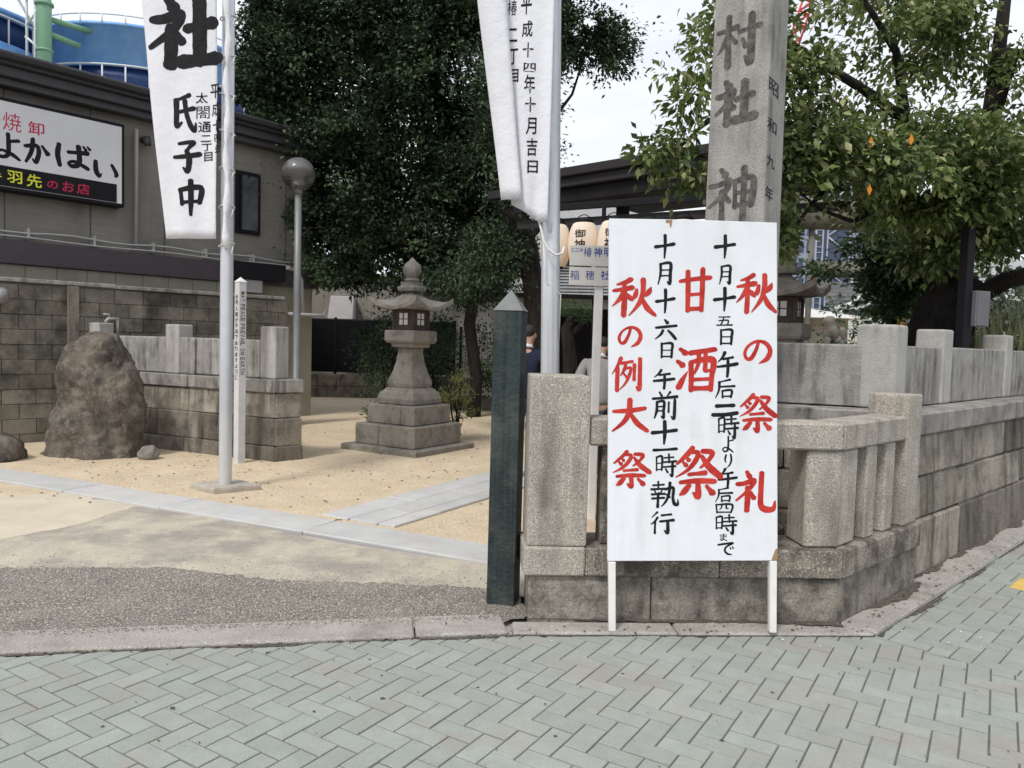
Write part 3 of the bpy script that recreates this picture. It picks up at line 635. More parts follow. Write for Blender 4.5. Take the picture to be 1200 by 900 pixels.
# ------------------------------------------------------------------ engraved stone monument
MY = 4.98
mfr = Frame(D(825.5, 258, MY+.1).xy, -34.0)
mw = .385
sm = thing('shrine_name_pillar', 'tall square grey stone pillar with carved characters rising behind the notice board', 'stone pillar', (*mfr(mw/2, mw/2), 0))
TP = .026
prism('shaft', K['monument'], sm, mfr.rect(-.01, mw+.01, -.01, mw+.01), .362, 5.2, top=mfr.rect(TP-.01, mw-TP+.01, TP-.01, mw-TP+.01), bev=.012, seg=2)
fbox('plinth', K['granite_dark'], sm, mfr, -.1, mw+.1, -.1, mw+.1, 0, .36, bev=.015)
def face_writer(fr, chars, kind, pull=.0):
    p0 = Vector((*fr(0, .004), 0)); nrm = Vector((fr.n.x, fr.n.y, 0))
    def conv(px, py): p = on_plane(px, py, p0, nrm); return ((p.xy-fr.o).dot(fr.u), p.z)
    def mp_(x, z, o): t = (z-.362)/(5.2-.362); p = fr(x, -.0115+TP*t-o*.3); return (p.x, p.y, z)
    letters(chars, conv, mp_, 'carved_character', K['carved' if kind == 'brush' else 'black_ink'], sm, kind, **(dict(fat=1.38) if kind == 'brush' else {}))
face_writer(mfr, [('村', 842, 22, 889, 72), ('社', 840, 98, 883, 142), ('神', 832, 200, 884, 257)], 'brush')
sfc = Frame(mfr(mw, 0), -34+90)
face_writer(sfc, [('昭', 901.5, 88, 912, 117), ('和', 899.5, 135, 909.5, 160), ('九', 898.5, 178, 907, 200), ('年', 896.5, 216, 904.5, 238)], 'font')

# ------------------------------------------------------------------ main stone wall on the right
MC = Vector((2.765, 5.22)); FS = Frame(MC, 43.6); FL = Frame(MC, 157.7)      # street side run, and the run going left behind the board
mwl = thing('retaining_wall', 'weathered grey stone wall of big blocks with coping, slab panels and square posts along the pavement', 'wall', (MC.x+1, MC.y+1, 0))
FLn = -FL.n   # inward for the left run
class FrameL(Frame):
    def __init__(s, o, ang): super().__init__(o, ang); s.n = -s.n
FL = FrameL(MC, 157.7)
def mitre2(d):
    p = FS(0, d); q = FL(0, d); u, v_ = FS.u, FL.u; det = -u.x*v_.y+u.y*v_.x; r = q-p
    a = (-r.x*v_.y+r.y*v_.x)/det; return p+u*a
LS = 9.0; LLft = 1.75
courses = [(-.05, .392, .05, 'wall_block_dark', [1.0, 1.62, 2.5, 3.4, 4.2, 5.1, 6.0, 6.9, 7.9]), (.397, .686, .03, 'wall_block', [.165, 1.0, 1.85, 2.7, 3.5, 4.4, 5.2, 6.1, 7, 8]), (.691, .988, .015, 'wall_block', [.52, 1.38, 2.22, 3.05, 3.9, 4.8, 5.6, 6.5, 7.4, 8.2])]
def wstone(name, mat, par, fr, a0, a1, dlo, dhi, d1, z0, z1, corner=None, bev=.012, rough=.004):
    lo = fr.rect(a0, a1, dlo, d1); hi = fr.rect(a0, a1, dhi, d1)
    if corner: lo[0] = corner(dlo); lo[3] = corner(d1); hi[0] = corner(dhi); hi[3] = corner(d1)
    return prism(name, mat, par, lo, z0, z1, top=hi, bev=bev, rough=rough)
for z0, z1, out, mk, cuts in courses:
    cs = [0]+cuts+[LS]
    for i in range(len(cs)-1):
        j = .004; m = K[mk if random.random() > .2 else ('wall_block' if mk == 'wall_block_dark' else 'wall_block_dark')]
        wstone('block', m, mwl, FS, cs[i]+j, cs[i+1]-j, -out+.02+random.uniform(-.006, .006), -out+.035, .3, z0, z1, mitre2 if i == 0 else None, bev=.017, rough=.006)
    cs = [0, .8+out*3, LLft]
    for i in range(2): wstone('block', K[mk], mwl, FL, cs[i]+.004, cs[i+1]-.004, -out+.02+random.uniform(-.006, .006), -out+.035, .3, z0, z1, mitre2 if i == 0 else None, bev=.017, rough=.006)
cs = [0, 2.03, 3.6, 5.2, 7.0, LS]
for i in range(len(cs)-1): wstone('coping_stone', K['cop'], mwl, FS, cs[i]+.003, cs[i+1]-.003, -.03, -.03, .42, .992, 1.15, mitre2 if i == 0 else None)
wstone('coping_stone', K['cop'], mwl, FL, .003, LLft, -.03, -.03, .42, .992, 1.15, mitre2)
NP = mitre2(.2); FSn = Frame(NP, 43.6)
prism('post', K['post_stone'], mwl, FSn.rect(0, .215, 0, .215) if False else [NP, FSn(.215), FSn(.215, .2)+FL.u*.0, FSn(-.0, 0)+FL.u*.19+FS.n*.09, NP+FL.u*.19], 1.152, 1.755, bev=.028, seg=3, smooth=False)
posts = [.99, 2.76, 4.5, 6.2, 7.9]
for a in posts: fbox('post', K['post_stone'], mwl, FSn, a, a+.225, 0, .22, 1.152, 1.752, bev=.024, seg=3)
ps = [.22]+[p for a in posts for p in (a-.006, a+.231)]
for i in range(0, len(ps)-1, 2):
    fbox('panel', K['grey_stone'], mwl, FSn, ps[i]+.002, ps[i+1]-.002, .012, .13, 1.156, 1.608, bev=.01, rough=.003)
FLn = FrameL(NP, 157.7)
fbox('panel', K['grey_stone'], mwl, FLn, .197, 1.5, .012, .13, 1.156, 1.606, bev=.01, rough=.004)
bedp = [mitre2(.36), FS(LS, .36), FS(LS, 1.6), mitre2(.3)+FL.u*1.6+FS.n*.0, ]
bed = tag(prism('planting_bed', K['soil'], None, [mitre2(.345), FS(LS, .345), FS(LS, 1.62), FL(1.75, .345)], .0, 1.50, bev=0), kind='structure')

# ------------------------------------------------------------------ left stone fence
LC = Vector((-2.88, 9.36)); GL = FrameL(LC, 155.2); GS_ = Frame(LC, 43.6)
lf = thing('stone_fence', 'stained stone fence on three courses of blocks behind the standing boulder and flagpole', 'fence', (-3.6, 9.9, 0))
def mitre3(d):
    p = GS_(0, d); q = GL(0, d); u, v_ = GS_.u, GL.u; det = -u.x*v_.y+u.y*v_.x; r = q-p
    a = (-r.x*v_.y+r.y*v_.x)/det; return p+u*a
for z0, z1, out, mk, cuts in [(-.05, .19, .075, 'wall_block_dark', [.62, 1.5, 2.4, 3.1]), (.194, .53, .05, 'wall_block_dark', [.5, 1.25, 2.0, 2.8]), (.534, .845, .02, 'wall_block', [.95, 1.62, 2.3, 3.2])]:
    cs = [0]+cuts+[3.7]
    for i in range(len(cs)-1):
        wstone('block', K[mk if i != 2 else 'wall_block'], lf, GL, cs[i]+.003, cs[i+1]-.003, -out+.01, -out+.025, .3, z0, z1, mitre3 if i == 0 else None)
    wstone('block', K[mk], lf, GS_, .003, .34, -out+.01, -out+.025, .3, z0, z1, mitre3)
cs = [0, 1.45, 2.6, 3.72]
for i in range(3): wstone('coping_stone', K['cop'], lf, GL, cs[i]+.002, cs[i+1]-.002, -.03, -.03, .33, .848, 1.01, mitre3 if i == 0 else None)
wstone('coping_stone', K['cop'], lf, GS_, .003, .36, -.03, -.03, .33, .848, 1.01, mitre3)
NL = mitre3(.04); HL = FrameL(NL, 155.2)
for a in (.02, 1.66, 3.2): fbox('post', K['post_stone'], lf, HL, a, a+.25, 0, .24, 1.013, 1.66, bev=.02, seg=3)
pan = [.275, .52, .80, 1.09, 1.37, 1.655]
for i in range(5): fbox('panel', K['grey_stone'], lf, HL, pan[i]+.004, pan[i+1]-.004, -.005+.018*(i % 2), .12, 1.016, 1.49, bev=.014, rough=.006)
fbox('panel', K['grey_stone'], lf, HL, 1.915, 3.195, .015, .12, 1.016, 1.49, bev=.014, rough=.006)

# ------------------------------------------------------------------ block wall at far left
WF = Frame((-6.7, 10.06), 47.0)
bw = thing('block_wall', 'sooty concrete block wall with thin coping along the left side', 'wall', (-5.5, 11.4, 0))
prism('wall_core', K['mortar'], bw, WF.rect(-2.2, 4.09, .012, .12), -.05, 2.14, bev=0)
bm, _ = prism_bm([(0, 0), (.392, 0), (.392, .1), (0, .1)], 0, .193, bev=.004); bm.transform(Matrix.Identity(4))
mb = bpy.data.meshes.new('block'); bm.to_mesh(mb); mb.materials.append(K['block']); bm.free()
bm, _ = prism_bm([(0, 0), (.192, 0), (.192, .1), (0, .1)], 0, .193, bev=.004)
mh = bpy.data.meshes.new('block'); bm.to_mesh(mh); mh.materials.append(K['block']); bm.free()
for r in range(11):
    z = .0+r*.2-.06; a = -2.2 + (.2 if r % 2 else 0)
    if r % 2: p = WF(-2.1, .05); place(bpy.data.objects.new('block', mh), bw, (p.x, p.y, z), WF.a)
    while a < 3.9:
        p = WF(a+.2, .05+random.uniform(-.004, .004))
        place(bpy.data.objects.new('block', mb), bw, (p.x, p.y, z), WF.a); a += .4
    if a < 4.05: p = WF(a+.1, .05); place(bpy.data.objects.new('block', mh), bw, (p.x, p.y, z), WF.a)
for a0, a1, z in ((-2.2, 1.42, 2.16), (1.46, 4.11, 2.15)): fbox('coping', K['cop'], bw, WF, a0, a1, -.03, .15, z, z+.055, bev=.008)
fbox('pilaster', K['wall_block_dark'], bw, WF, .78, .92, -.05, -.002, -.05, 2.15)
# tap and conduit on the wall
tpx = WF(1.42, -.01)
tap = thing('water_tap', 'small grey tap and elbow pipe on the block wall above the boulder', 'tap', (tpx.x, tpx.y, 1.55))
q = WF.p3
tube('riser_pipe', K['pipe'], tap, [q(1.42, -.05, 1.45), q(1.42, -.05, 1.74)], .018); tube('spout', K['pipe'], tap, [q(1.42, -.05, 1.72), q(1.28, -.09, 1.72), q(1.24, -.10, 1.67)], .022)
tube('handle', K['pipe'], tap, [q(1.30, -.08, 1.735), q(1.30, -.08, 1.78), q(1.22, -.08, 1.785)], .012)
lp = WF(-.03, -.16)
wl = thing('wall_lamp', 'rounded grey lamp on the block wall, cut by the left edge of the picture', 'lamp', (lp.x, lp.y, 1.95))
lathe('lamp_body', K['lamp_cap'], wl, (lp.x, lp.y, 1.86), [(.03, 0), (.085, .04), (.10, .11), (.08, .18), (.02, .21)], 16); tube('bracket', K['pipe'], wl, [(lp.x, lp.y, 1.96), WF.p3(-.05, .0, 1.96)], .02)

# ------------------------------------------------------------------ grey shop building on the left
BF = Frame((-7.33, 11.0), 50.0)
sb_ = thing('shop_building', 'long grey-brown single storey building with dark metal eaves behind the block wall', 'building', (-5, 14.5, 0))
fbox('foundation', K['foundation'], sb_, BF, -2.5, 5.2, -.10, .3, 0, 2.46, bev=0)
for i in range(13): fbox('foundation_block', K['foundation'], sb_, BF, -1.4+i*.42, -1.4+i*.42+.41, -.115, -.102, 2.2, 2.458, bev=.003)
fbox('lower_band', K['band'], sb_, BF, -2.5, 5.3, -.16, .3, 2.462, 2.80, bev=.01)
fbox('wall', K['siding'], sb_, BF, -2.5, 5.2, 0, .3, 2.802, 5.0, bev=0)
for i in range(6): fbox('siding_joint', K['eaves'], sb_, BF, -1.1+i*1.15, -1.085+i*1.15, -.006, -.001, 2.82, 4.94, bev=0)
for z0, z1, o_ in ((4.92, 5.02, .22), (5.023, 5.16, .32), (5.163, 5.34, .42)): fbox('fascia', K['eaves'], sb_, BF, -2.5, 6.2, -o_, .3, z0, z1, bev=.01)
fbox('gutter', K['fascia'], sb_, BF, -2.5, 6.2, -.50, -.425, 5.20, 5.30, bev=.02)
fbox('end_wall', K['siding'], sb_, BF, 5.0, 5.2, .302, 6, 0, 5.0, bev=0)
fbox('flat_roof', K['eaves'], sb_, BF, -2.5, 5.4, .302, 6, 5.0, 5.3, bev=0)
vent = fbox('vent_grille', K['dark'], sb_, BF, .08, .62, -.05, -.001, 4.56, 4.76)
for i in range(5): p = BF(.35, -.055); fbox('slat', K['eaves'], sb_, BF, .10, .60, -.075, -.052, 4.58+i*.036, 4.60+i*.036, bev=0)
wa = BF(4.0)
wf = thing
wfr = fbox('window_frame', K['dark'], sb_, BF, 3.62, 4.1, -.05, -.002, 3.35, 4.45); fbox('window_pane', K['darkglass'], wfr, BF, 3.68, 4.04, -.06, -.052, 3.42, 4.38, bev=0)
fbox('shutter', K['dark'], sb_, BF, 3.68, 3.72, -.075, -.062, 3.42, 4.38, bev=0)
q = BF.p3
tube('downpipe', K['pipe'], sb_, [q(1.86, -.1, 4.75), q(1.86, -.1, 4.68), q(1.86, -.08, 2.5)], .03); tube('vent_elbow', K['eaves'], sb_, [q(2.0, -.02, 4.62), q(2.0, -.16, 4.62), q(2.0, -.18, 4.52)], .055)
wav = [q(-2.4+i*.3, -.13, 2.93+.02*math.sin(i*1.3)) for i in range(26)]
tube('conduit', K['pipe'], sb_, wav, .016, 6); tube('conduit', K['pipe'], sb_, [q(-2.4+i*.3, -.16, 2.845+.01*math.sin(i*.9)) for i in range(26)], .012, 6)
for i in range(6): fbox('pipe_clip', K['pipe'], sb_, BF, -.6+i*.9, -.57+i*.9, -.15, -.002, 2.83, 2.99, bev=0)
bxp = on_plane(296, 333, q(0, 0, 0), Vector((BF.n.x, BF.n.y, 0)))
fbox('meter_box', K['pipe'], sb_, BF, 3.55, 4.0, -.3, -.17, 2.30, 2.52); fbox('meter_hood', K['dark'], sb_, BF, 3.35, 4.45, -.34, -.165, 2.53, 2.83)
tube('drain_pipe', K['pipe'], sb_, [q(4.3, -.3, 2.8), q(4.7, -.3, 2.78), q(4.82, -.3, 2.6), q(4.86, -.3, 1.9)], .035)
tube('standing_pipe', K['pipe'], sb_, [q(4.5, -.34, 1.95), q(5.3, -.34, 1.95), q(5.35, -.34, 2.05)], .035)
# shop sign
sgp = BF(.4, -.2)
sg = thing('shop_sign', 'white shop sign with black and red lettering above a black strip', 'sign', (sgp.x, sgp.y, 3.46))
SFd = -.24
sa1 = (on_plane(146, 200, q(0, SFd, 0), Vector((BF.n.x, BF.n.y, 0))).xy-BF.o).dot(BF.u)
zt, zb = 4.74, 3.47
fbox('sign_frame', K['dark'], sg, BF, -2.0, sa1, SFd, -.002, zb, zt, bev=.01)
fbox('sign_face', K['sign_white'], sg, BF, -1.97, sa1-.045, SFd-.006, SFd-.001, zb+.05, zt-.05, bev=0)
fbox('black_strip', K['dark'], sg, BF, -1.97, sa1-.12, SFd-.009, SFd-.0065, zb+.055, zb+.335, bev=0)
Sp0 = q(0, SFd-.007, 0); Sn = Vector((BF.n.x, BF.n.y, 0))
def sconv(px, py): p = on_plane(px, py, Sp0, Sn); return ((p.xy-BF.o).dot(BF.u), p.z)
def smap(x, z, o): p = BF(x, SFd-.0075-o); return (p.x, p.y, z)
def smap2(x, z, o): p = BF(x, SFd-.0105-o); return (p.x, p.y, z)
letters([('よ', -8, 153, 24, 189), ('か', 28, 160, 57, 196), ('ば', 64, 165, 106, 202), ('い', 109, 185, 138, 213)], sconv, smap, 'black_character', K['black_ink'], sg, fat=1.4)
letters([('鳥', -20, 126, 0, 148), ('焼', 3, 130, 25, 156), ('卸', 33, 141, 52, 160)], sconv, smap, 'red_character', K['crimson_ink'], sg, 'font')
letters([('手', -20, 196, 2, 212), ('羽', 8, 199, 26, 216), ('先', 31, 203, 49, 221)], sconv, smap2, 'yellow_character', K['yellow_ink'], sg, 'font')
letters([('の', 55, 211, 68, 222), ('お', 73, 212, 87, 226), ('店', 90, 214, 105, 229)], sconv, smap2, 'red_character', K['crimson_ink'], sg, 'font')

# ------------------------------------------------------------------ blue tanks
def tank(name, label, cx, cy, rad, ztop, ztop_rail, levels, nposts, a0, a1):
    t = thing(name, label, 'tank', (cx, cy, 0)); zr, zl, zb_ = levels
    lathe('upper_shell', K['tankblue'], t, (cx, cy, 0), [(rad, zl), (rad, zr), (rad+.08, zr), (rad+.08, zr+.12), (rad-.1, zr+.12)], 64)
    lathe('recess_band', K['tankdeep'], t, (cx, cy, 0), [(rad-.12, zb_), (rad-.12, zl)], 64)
    lathe('lower_shell', K['tankblue'], t, (cx, cy, 0), [(rad, 0), (rad, zb_-.02)], 64)
    def ring(nm, r_, z, th, m): 
        pts = [(cx+r_*math.cos(a0+(a1-a0)*i/40), cy+r_*math.sin(a0+(a1-a0)*i/40), z) for i in range(41)]; tube(nm, m, t, pts, th, 6)
    ring('ledge_rail', rad+.10, zl, .035, K['railwhite']); 
    if ztop_rail: ring('top_rail', rad+.05, ztop_rail, .03, K['railwhite'])
    for i in range(nposts):
        a = a0+(a1-a0)*(i+.5)/nposts; x, y = cx+(rad+.08)*math.cos(a), cy+(rad+.08)*math.sin(a)
        tube('band_post', K['railwhite'], t, [(x, y, zb_-.1), (x, y, zl)], .032, 6)
        if ztop_rail: tube('rail_post', K['railwhite'], t, [(x, y, zr), (x, y, ztop_rail)], .028, 6)
    return t
tank('storage_tank', 'blue cylindrical tank with white handrail above the roof, behind the left banner', D(176, 41, 34).x, 34, 4.6, 0, 13.35, (12.95, 11.5, 10.55), 22, R(150), R(370))
tank('storage_tank', 'darker blue tank cut by the top left corner of the picture', -23.2, 30.0, 5.1, 0, None, (12.75, 12.6, 11.75), 18, R(200), R(400))
gx = D(52, 50, 28)
gpz = thing('green_standpipe', 'pale green pipe with elbow and white braces between the two blue tanks', 'pipe', (gx.x, 28, 0))
tube('pipe', K['greenpipe'], gpz, [(gx.x, 28, 8), (gx.x, 28, 13.2), (gx.x-.15, 28, 13.55), (gx.x-.6, 28, 13.8), (gx.x-4, 28, 14.0)], .24, 14)
lathe('flange', K['greenpipe'], gpz, (gx.x, 28, 13.0), [(.27, 0), (.31, .02), (.31, .1), (.27, .12)], 14)
lathe('flange', K['greenpipe'], gpz, (gx.x, 28, 11.4), [(.27, 0), (.29, .02), (.29, .06), (.27, .08)], 14)
tubes('brace', K['railwhite'], gpz, [[(gx.x-.45, 28.2, 9), (gx.x-.45, 28.2, 14.5)], [(gx.x-.75, 28.2, 10), (gx.x-.75, 28.2, 14.5)], [(gx.x-.75, 28.2, 12.4), (gx.x-.1, 28.2, 13.3)], [(gx.x-1.6, 28.2, 14.2), (gx.x-.45, 28.2, 12.3)], [(gx.x-.8, 28.2, 12.0), (gx.x-.2, 28.2, 11.5)]], .045)
tube('branch_pipe', K['greenpipe'], gpz, [(gx.x, 28, 12.6), (gx.x+.9, 29.5, 12.7)], .1); tube('branch_pipe', K['greenpipe'], gpz, [(gx.x, 28, 12.1), (gx.x+.7, 29, 12.0)], .1)

# ------------------------------------------------------------------ far buildings at the back left
BK = Frame((-5.9, 21.0), 4.0)
rb = thing('annex_building', 'low beige building with grey wall hoods behind the dark louvred fence', 'building', (-3, 22, 0))
fbox('wall', K['siding2'], rb, BK, -1.2, 4.2, .0, .3, 0, 3.22, bev=0); fbox('eave', K['pipe'], rb, BK, -1.3, 4.2, -.15, .3, 3.222, 3.3)
fbox('roof_deck', K['siding2'], rb, BK, -1.2, 4.2, .302, 5, 3.0, 3.25, bev=0)
for px in (399,): 
    p = D(px, 372, 20.7); a = (p.xy-BK.o).dot(BK.u)
    prism('wall_hood', K['pipe'], rb, BK.rect(a-.35, a+.35, -.75, -.002), 1.52, 2.65, top=BK.rect(a-.28, a+.35, -.35, -.002), bev=.02)
p = D(436, 380, 20.7); a = (p.xy-BK.o).dot(BK.u)
for i in range(4): fbox('wall_joint', K['siding'], rb, BK, -.6+i*1.3, -.585+i*1.3, -.006, -.001, .5, 3.2, bev=0)
lv = thing('louvre_fence', 'dark horizontal louvred fence on a stone kerb behind the lamp post', 'fence', (-4.4, 19.9, 0))
LV = Frame((-6.1, 19.7), 3)
for i in range(24): fbox('louvre', K['dark'], lv, LV, 0, 4.6, .0, .05, .66+i*.056, .66+i*.056+.042, bev=0)
fbox('back_board', K['eaves'], lv, LV, 0, 4.6, .052, .07, .64, 2.02, bev=0)
for a in (0, 1.5, 3.0, 4.55): fbox('fence_post', K['dark'], lv, LV, a, a+.07, -.03, -.001, .3, 2.05)
ks = thing('low_stone_wall', 'low mossy stone wall under the louvred fence', 'wall', (-4.4, 19.6, 0))
for r in range(2):
    for i in range(6): fbox('block', K['wall_block'], ks, LV, -.3+i*.85+r*.3, .54+i*.85+r*.3, -.2, .2, r*.3, r*.3+.295, bev=.01, rough=.004)

MBk = Frame((-2.2, 20.5), 2)
wb = thing('rear_house', 'pale house with grey windows mostly hidden behind the big evergreen tree', 'building', (0, 23, 0))
fbox('wall', K['plaster'], wb, MBk, -.2, 6.5, 1.0, 1.2, 0, 2.8, bev=0)
fbox('lower_roof', K['roofdark'], wb, MBk, -.3, 6.6, .6, 1.3, 2.802, 2.9)
fbox('upper_wall', K['plaster_white'], wb, MBk, -1.2, 6.5, 1.6, 6, 0, 6.5, bev=0)
for a in (.3, 1.6, 3.4):
    wfr = fbox('window_frame', K['dark'], wb, MBk, a, a+.8, 1.55, 1.598, 3.6, 5.0); fbox('window_pane', K['darkglass'], wfr, MBk, a+.05, a+.375, 1.54, 1.548, 3.66, 4.94, bev=0); fbox('window_pane', K['darkglass'], wfr, MBk, a+.425, a+.75, 1.54, 1.548, 3.66, 4.94, bev=0)
for i in range(3): fbox('door_panel', K['plaster'], wb, MBk, 1.0+i*.72, 1.0+i*.72+.68, .94, .998, .5+0*i, 1.9, bev=.02)
mf = thing('mesh_fence', 'black wire mesh fence behind the stone lantern', 'fence', (0, 17, 0))
W0 = D(495, 400, 17).x; W1 = D(640, 400, 17).x+1.2
paths = [[(W0+i*.06, 17, .3), (W0+i*.06, 17, 1.75)] for i in range(int((W1-W0)/.06))]+[[(W0, 17, .3+j*.12), (W1, 17, .3+j*.12)] for j in range(13)]
tubes('wire_mesh', K['dark'], mf, paths, .004, 3, stuff=True)
for i in range(5): x = W0+.05+i*.8; tube('fence_post', K['dark'], mf, [(x, 16.97, 0), (x, 16.97, 1.85)], .035, 8)
ks2 = thing('low_stone_wall', 'low stone kerb wall beneath the wire mesh fence', 'wall', (-1, 17.1, 0))
for i in range(8): fbox('block', K['wall_block'], ks2, Frame((W0-.6, 17.05), 0), i*.62, i*.62+.61, 0, .25, 0, .32, bev=.01)

# ------------------------------------------------------------------ boulder and small stones
def profile_rock(name, mat, parent, cx, cy, prof, depth, seed, label, cat, n=64, m=48, amp=.05):
    """prof: (z, xleft, xright)"""
    vs = []; fs = []
    zs = [p[0] for p in prof]
    for j in range(m+1):
        z = zs[0]+(zs[-1]-zs[0])*(j/m)**.9
        xl = np.interp(z, zs, [p[1] for p in prof]); xr = np.interp(z, zs, [p[2] for p in prof]); c = (xl+xr)/2; h = (xr-xl)/2
        dd = depth*(h/((prof[1][2]-prof[1][1])/2))
        for k in range(n):
            a = 2*math.pi*k/n; ex = .8; ca_, sa__ = math.cos(a), math.sin(a)
            x = c+h*math.copysign(abs(ca_)**ex, ca_); y = dd*math.copysign(abs(sa__)**ex, sa__)
            v = Vector((x*3, y*3, z*2.2+seed)); d = amp*(mnoise.noise(v)*1.2+.6*abs(mnoise.noise(v*2.3))+.3*mnoise.noise(v*5)+.16*mnoise.noise(v*12))
            vs.append((x+ca_*d, y+sa__*d, z+.3*d))
    for j in range(m):
        for k in range(n): a = j*n+k; b = j*n+(k+1) % n; fs.append((a, b, b+n, a+n))
    fs.append(tuple(range(m*n, (m+1)*n)))
    o = from_data(name, vs, fs, mat, parent, (cx, cy, 0), 0, True); return tag(o, label, cat)
bY = 9.2
def zpx(y, x, Y): return D(x, y, Y).z
pr = []
for y, xl, xr in [(545, 44, 166), (538, 44, 166), (500, 55, 163), (470, 60, 166), (445, 62, 163), (425, 70, 158), (408, 82, 150), (398, 93, 142), (391, 103, 135), (388, 110, 128)]:
    pr.append((D(100, y, bY).z, D(xl, y, bY).x, D(xr, y, bY).x))
cx = (pr[0][1]+pr[0][2])/2; pr = [(z, (a-cx)*.93, (b-cx)*.93) for z, a, b in pr]; cx -= .10
profile_rock('boulder', K['boulder'], None, cx, bY+.25, pr, .33, 3, 'tall rough brown boulder standing upright before the block wall', 'boulder', amp=.10)
def lump(name, mat, cx, cy, cz, rx, ry, rz, seed, label, cat):
    bm = bmesh.new(); bmesh.ops.create_icosphere(bm, subdivisions=4, radius=1)
    for v in bm.verts:
        d = 1+.22*mnoise.noise(v.co*1.3+Vector((seed, 0, 0)))+.07*mnoise.noise(v.co*4+Vector((seed, 0, 0))); v.co = Vector((v.co.x*rx*d, v.co.y*ry*d, v.co.z*rz*d))
    return tag(from_bm(name, bm, mat, None, (cx, cy, cz), 0, True), label, cat)
sp = D(177, 524, 9.25); lump('small_stone', K['pebble'], sp.x-.03, 9.25, .08, .115, .10, .10, 5, 'small round grey stone lying at the foot of the tall boulder', 'stone')
sp = D(-2, 530, 8.9); lump('small_stone', K['boulder'], sp.x-.1, 8.95, .1, .36, .3, .25, 9, 'dark brown stone cut by the left edge of the picture', 'stone')

# ------------------------------------------------------------------ peace pole
pp = D(279, 541, 9.15)
pk = thing('peace_pole', 'thin white square pole with lettering down its sides, half behind the flagpole', 'pole', (pp.x, 9.15, 0))
PF = Frame((pp.x-.055, 9.14), 28)
PFr = Frame((pp.x-.062, 9.16), -38); pw = .098
prism('pole_shaft', K['peace'], pk, PFr.rect(0, pw, 0, pw), 0, 2.17, bev=.004)
bm = bmesh.new(); cc = PFr(pw/2, pw/2); bs = [bm.verts.new((*(p-cc), 0)) for p in PFr.rect(-.006, pw+.006, -.006, pw+.006)]; t_ = bm.verts.new((0, 0, .06)); bm.faces.new(bs[::-1])
for i in range(4): bm.faces.new((bs[i], bs[(i+1) % 4], t_))
from_bm('pole_cap', bm, K['white_paint'], pk, (cc.x, cc.y, 2.172))
PS = Frame(PFr(pw, 0), 52); ik = Ink(); z = 2.06
for ch in 'MAY PEACE PREVAIL ON EARTH':
    if ch == ' ': z -= .022; continue
    wd = .034 if ch not in 'I' else .012
    ik.font(ch, pw*.2, z, pw*.8, z-wd, rot=90); z -= wd+.008
def pmap(x, z, o): p = PS(x, -.0015-o*.2); return (p.x, p.y, z)
ik.build('lettering', K['carved'], pk, pmap, WL[pk.name])['kind'] = 'stuff'
ik = Ink(); z = 2.02
for ch in '世界人類が平和でありますように': ik.font(ch, pw*.2, z, pw*.8, z-.055); z -= .068
def pmap2(x, z, o): p = PFr(x, -.0015-o*.2); return (p.x, p.y, z)
ik.build('lettering', K['black_ink'], pk, pmap2, WL[pk.name])['kind'] = 'stuff'

# ------------------------------------------------------------------ globe street lamp
lx = D(347.5, 400, 13.2).x
lm = thing('globe_lamp', 'park lamp with smoked glass globe on a slim grey pole', 'lamp', (lx, 13.2, 0))
gz = D(348, 204, 13.2).z
lathe('pole', K['lamp_pole'], lm, (lx, 13.2, 0), [(.09, 0), (.09, .05), (.064, .06), (.062, 2.2), (.058, gz-.32)], 16)
lathe('collar', K['lamp_cap'], lm, (lx, 13.2, gz-.33), [(.075, 0), (.075, .06), (.10, .10), (.14, .12)], 20)
bm = bmesh.new(); bmesh.ops.create_uvsphere(bm, u_segments=32, v_segments=20, radius=.28)
from_bm('globe', bm, K['globe'], lm, (lx, 13.2, gz), 0, True)
lathe('inner_shade', K['lamp_cap'], lm, (lx, 13.2, gz-.2), [(.13, 0), (.11, .02), (.10, .16), (.27, .21), (.262, .29), (.22, .37), (.13, .44), (.02, .46)], 24)

# ------------------------------------------------------------------ flagpoles, banners
def flagpole(px, Y, r, label, ztop=7.2, base=True, lean=None):
    x = D(px, 560, Y).x; t = thing('flagpole', label, 'flagpole', (x, Y, 0))
    dx = (D(lean, 0, Y).x-D(px, 560, Y).x)/(D(lean, 0, Y).z) if lean else 0
    zs = [0, .05, 2.2, 2.21, 4.2, 4.21, ztop]; rr_ = [r, r, r, r*.985, r*.96, r*.945, r*.9]
    tube('pole', K['steel'], t, [(x+dx*z, Y, z) for z in zs], rr_, 24)
    if base: prism('base_slab', K['polebase'], t, [(x-.36, Y+.02), (x-.02, Y-.24), (x+.34, Y+.06), (x+.0, Y+.30)], -.02, .07, bev=.02, seg=2, rough=.004)
    return t, x
f1, x1 = flagpole(264, 7.55, .062, 'silver flagpole on a small concrete base, left of the stone lantern', ztop=8.6)
f2, x2 = flagpole(646.5, 5.15, .062, 'silver flagpole rising behind the granite corner pillar', base=False, lean=647)
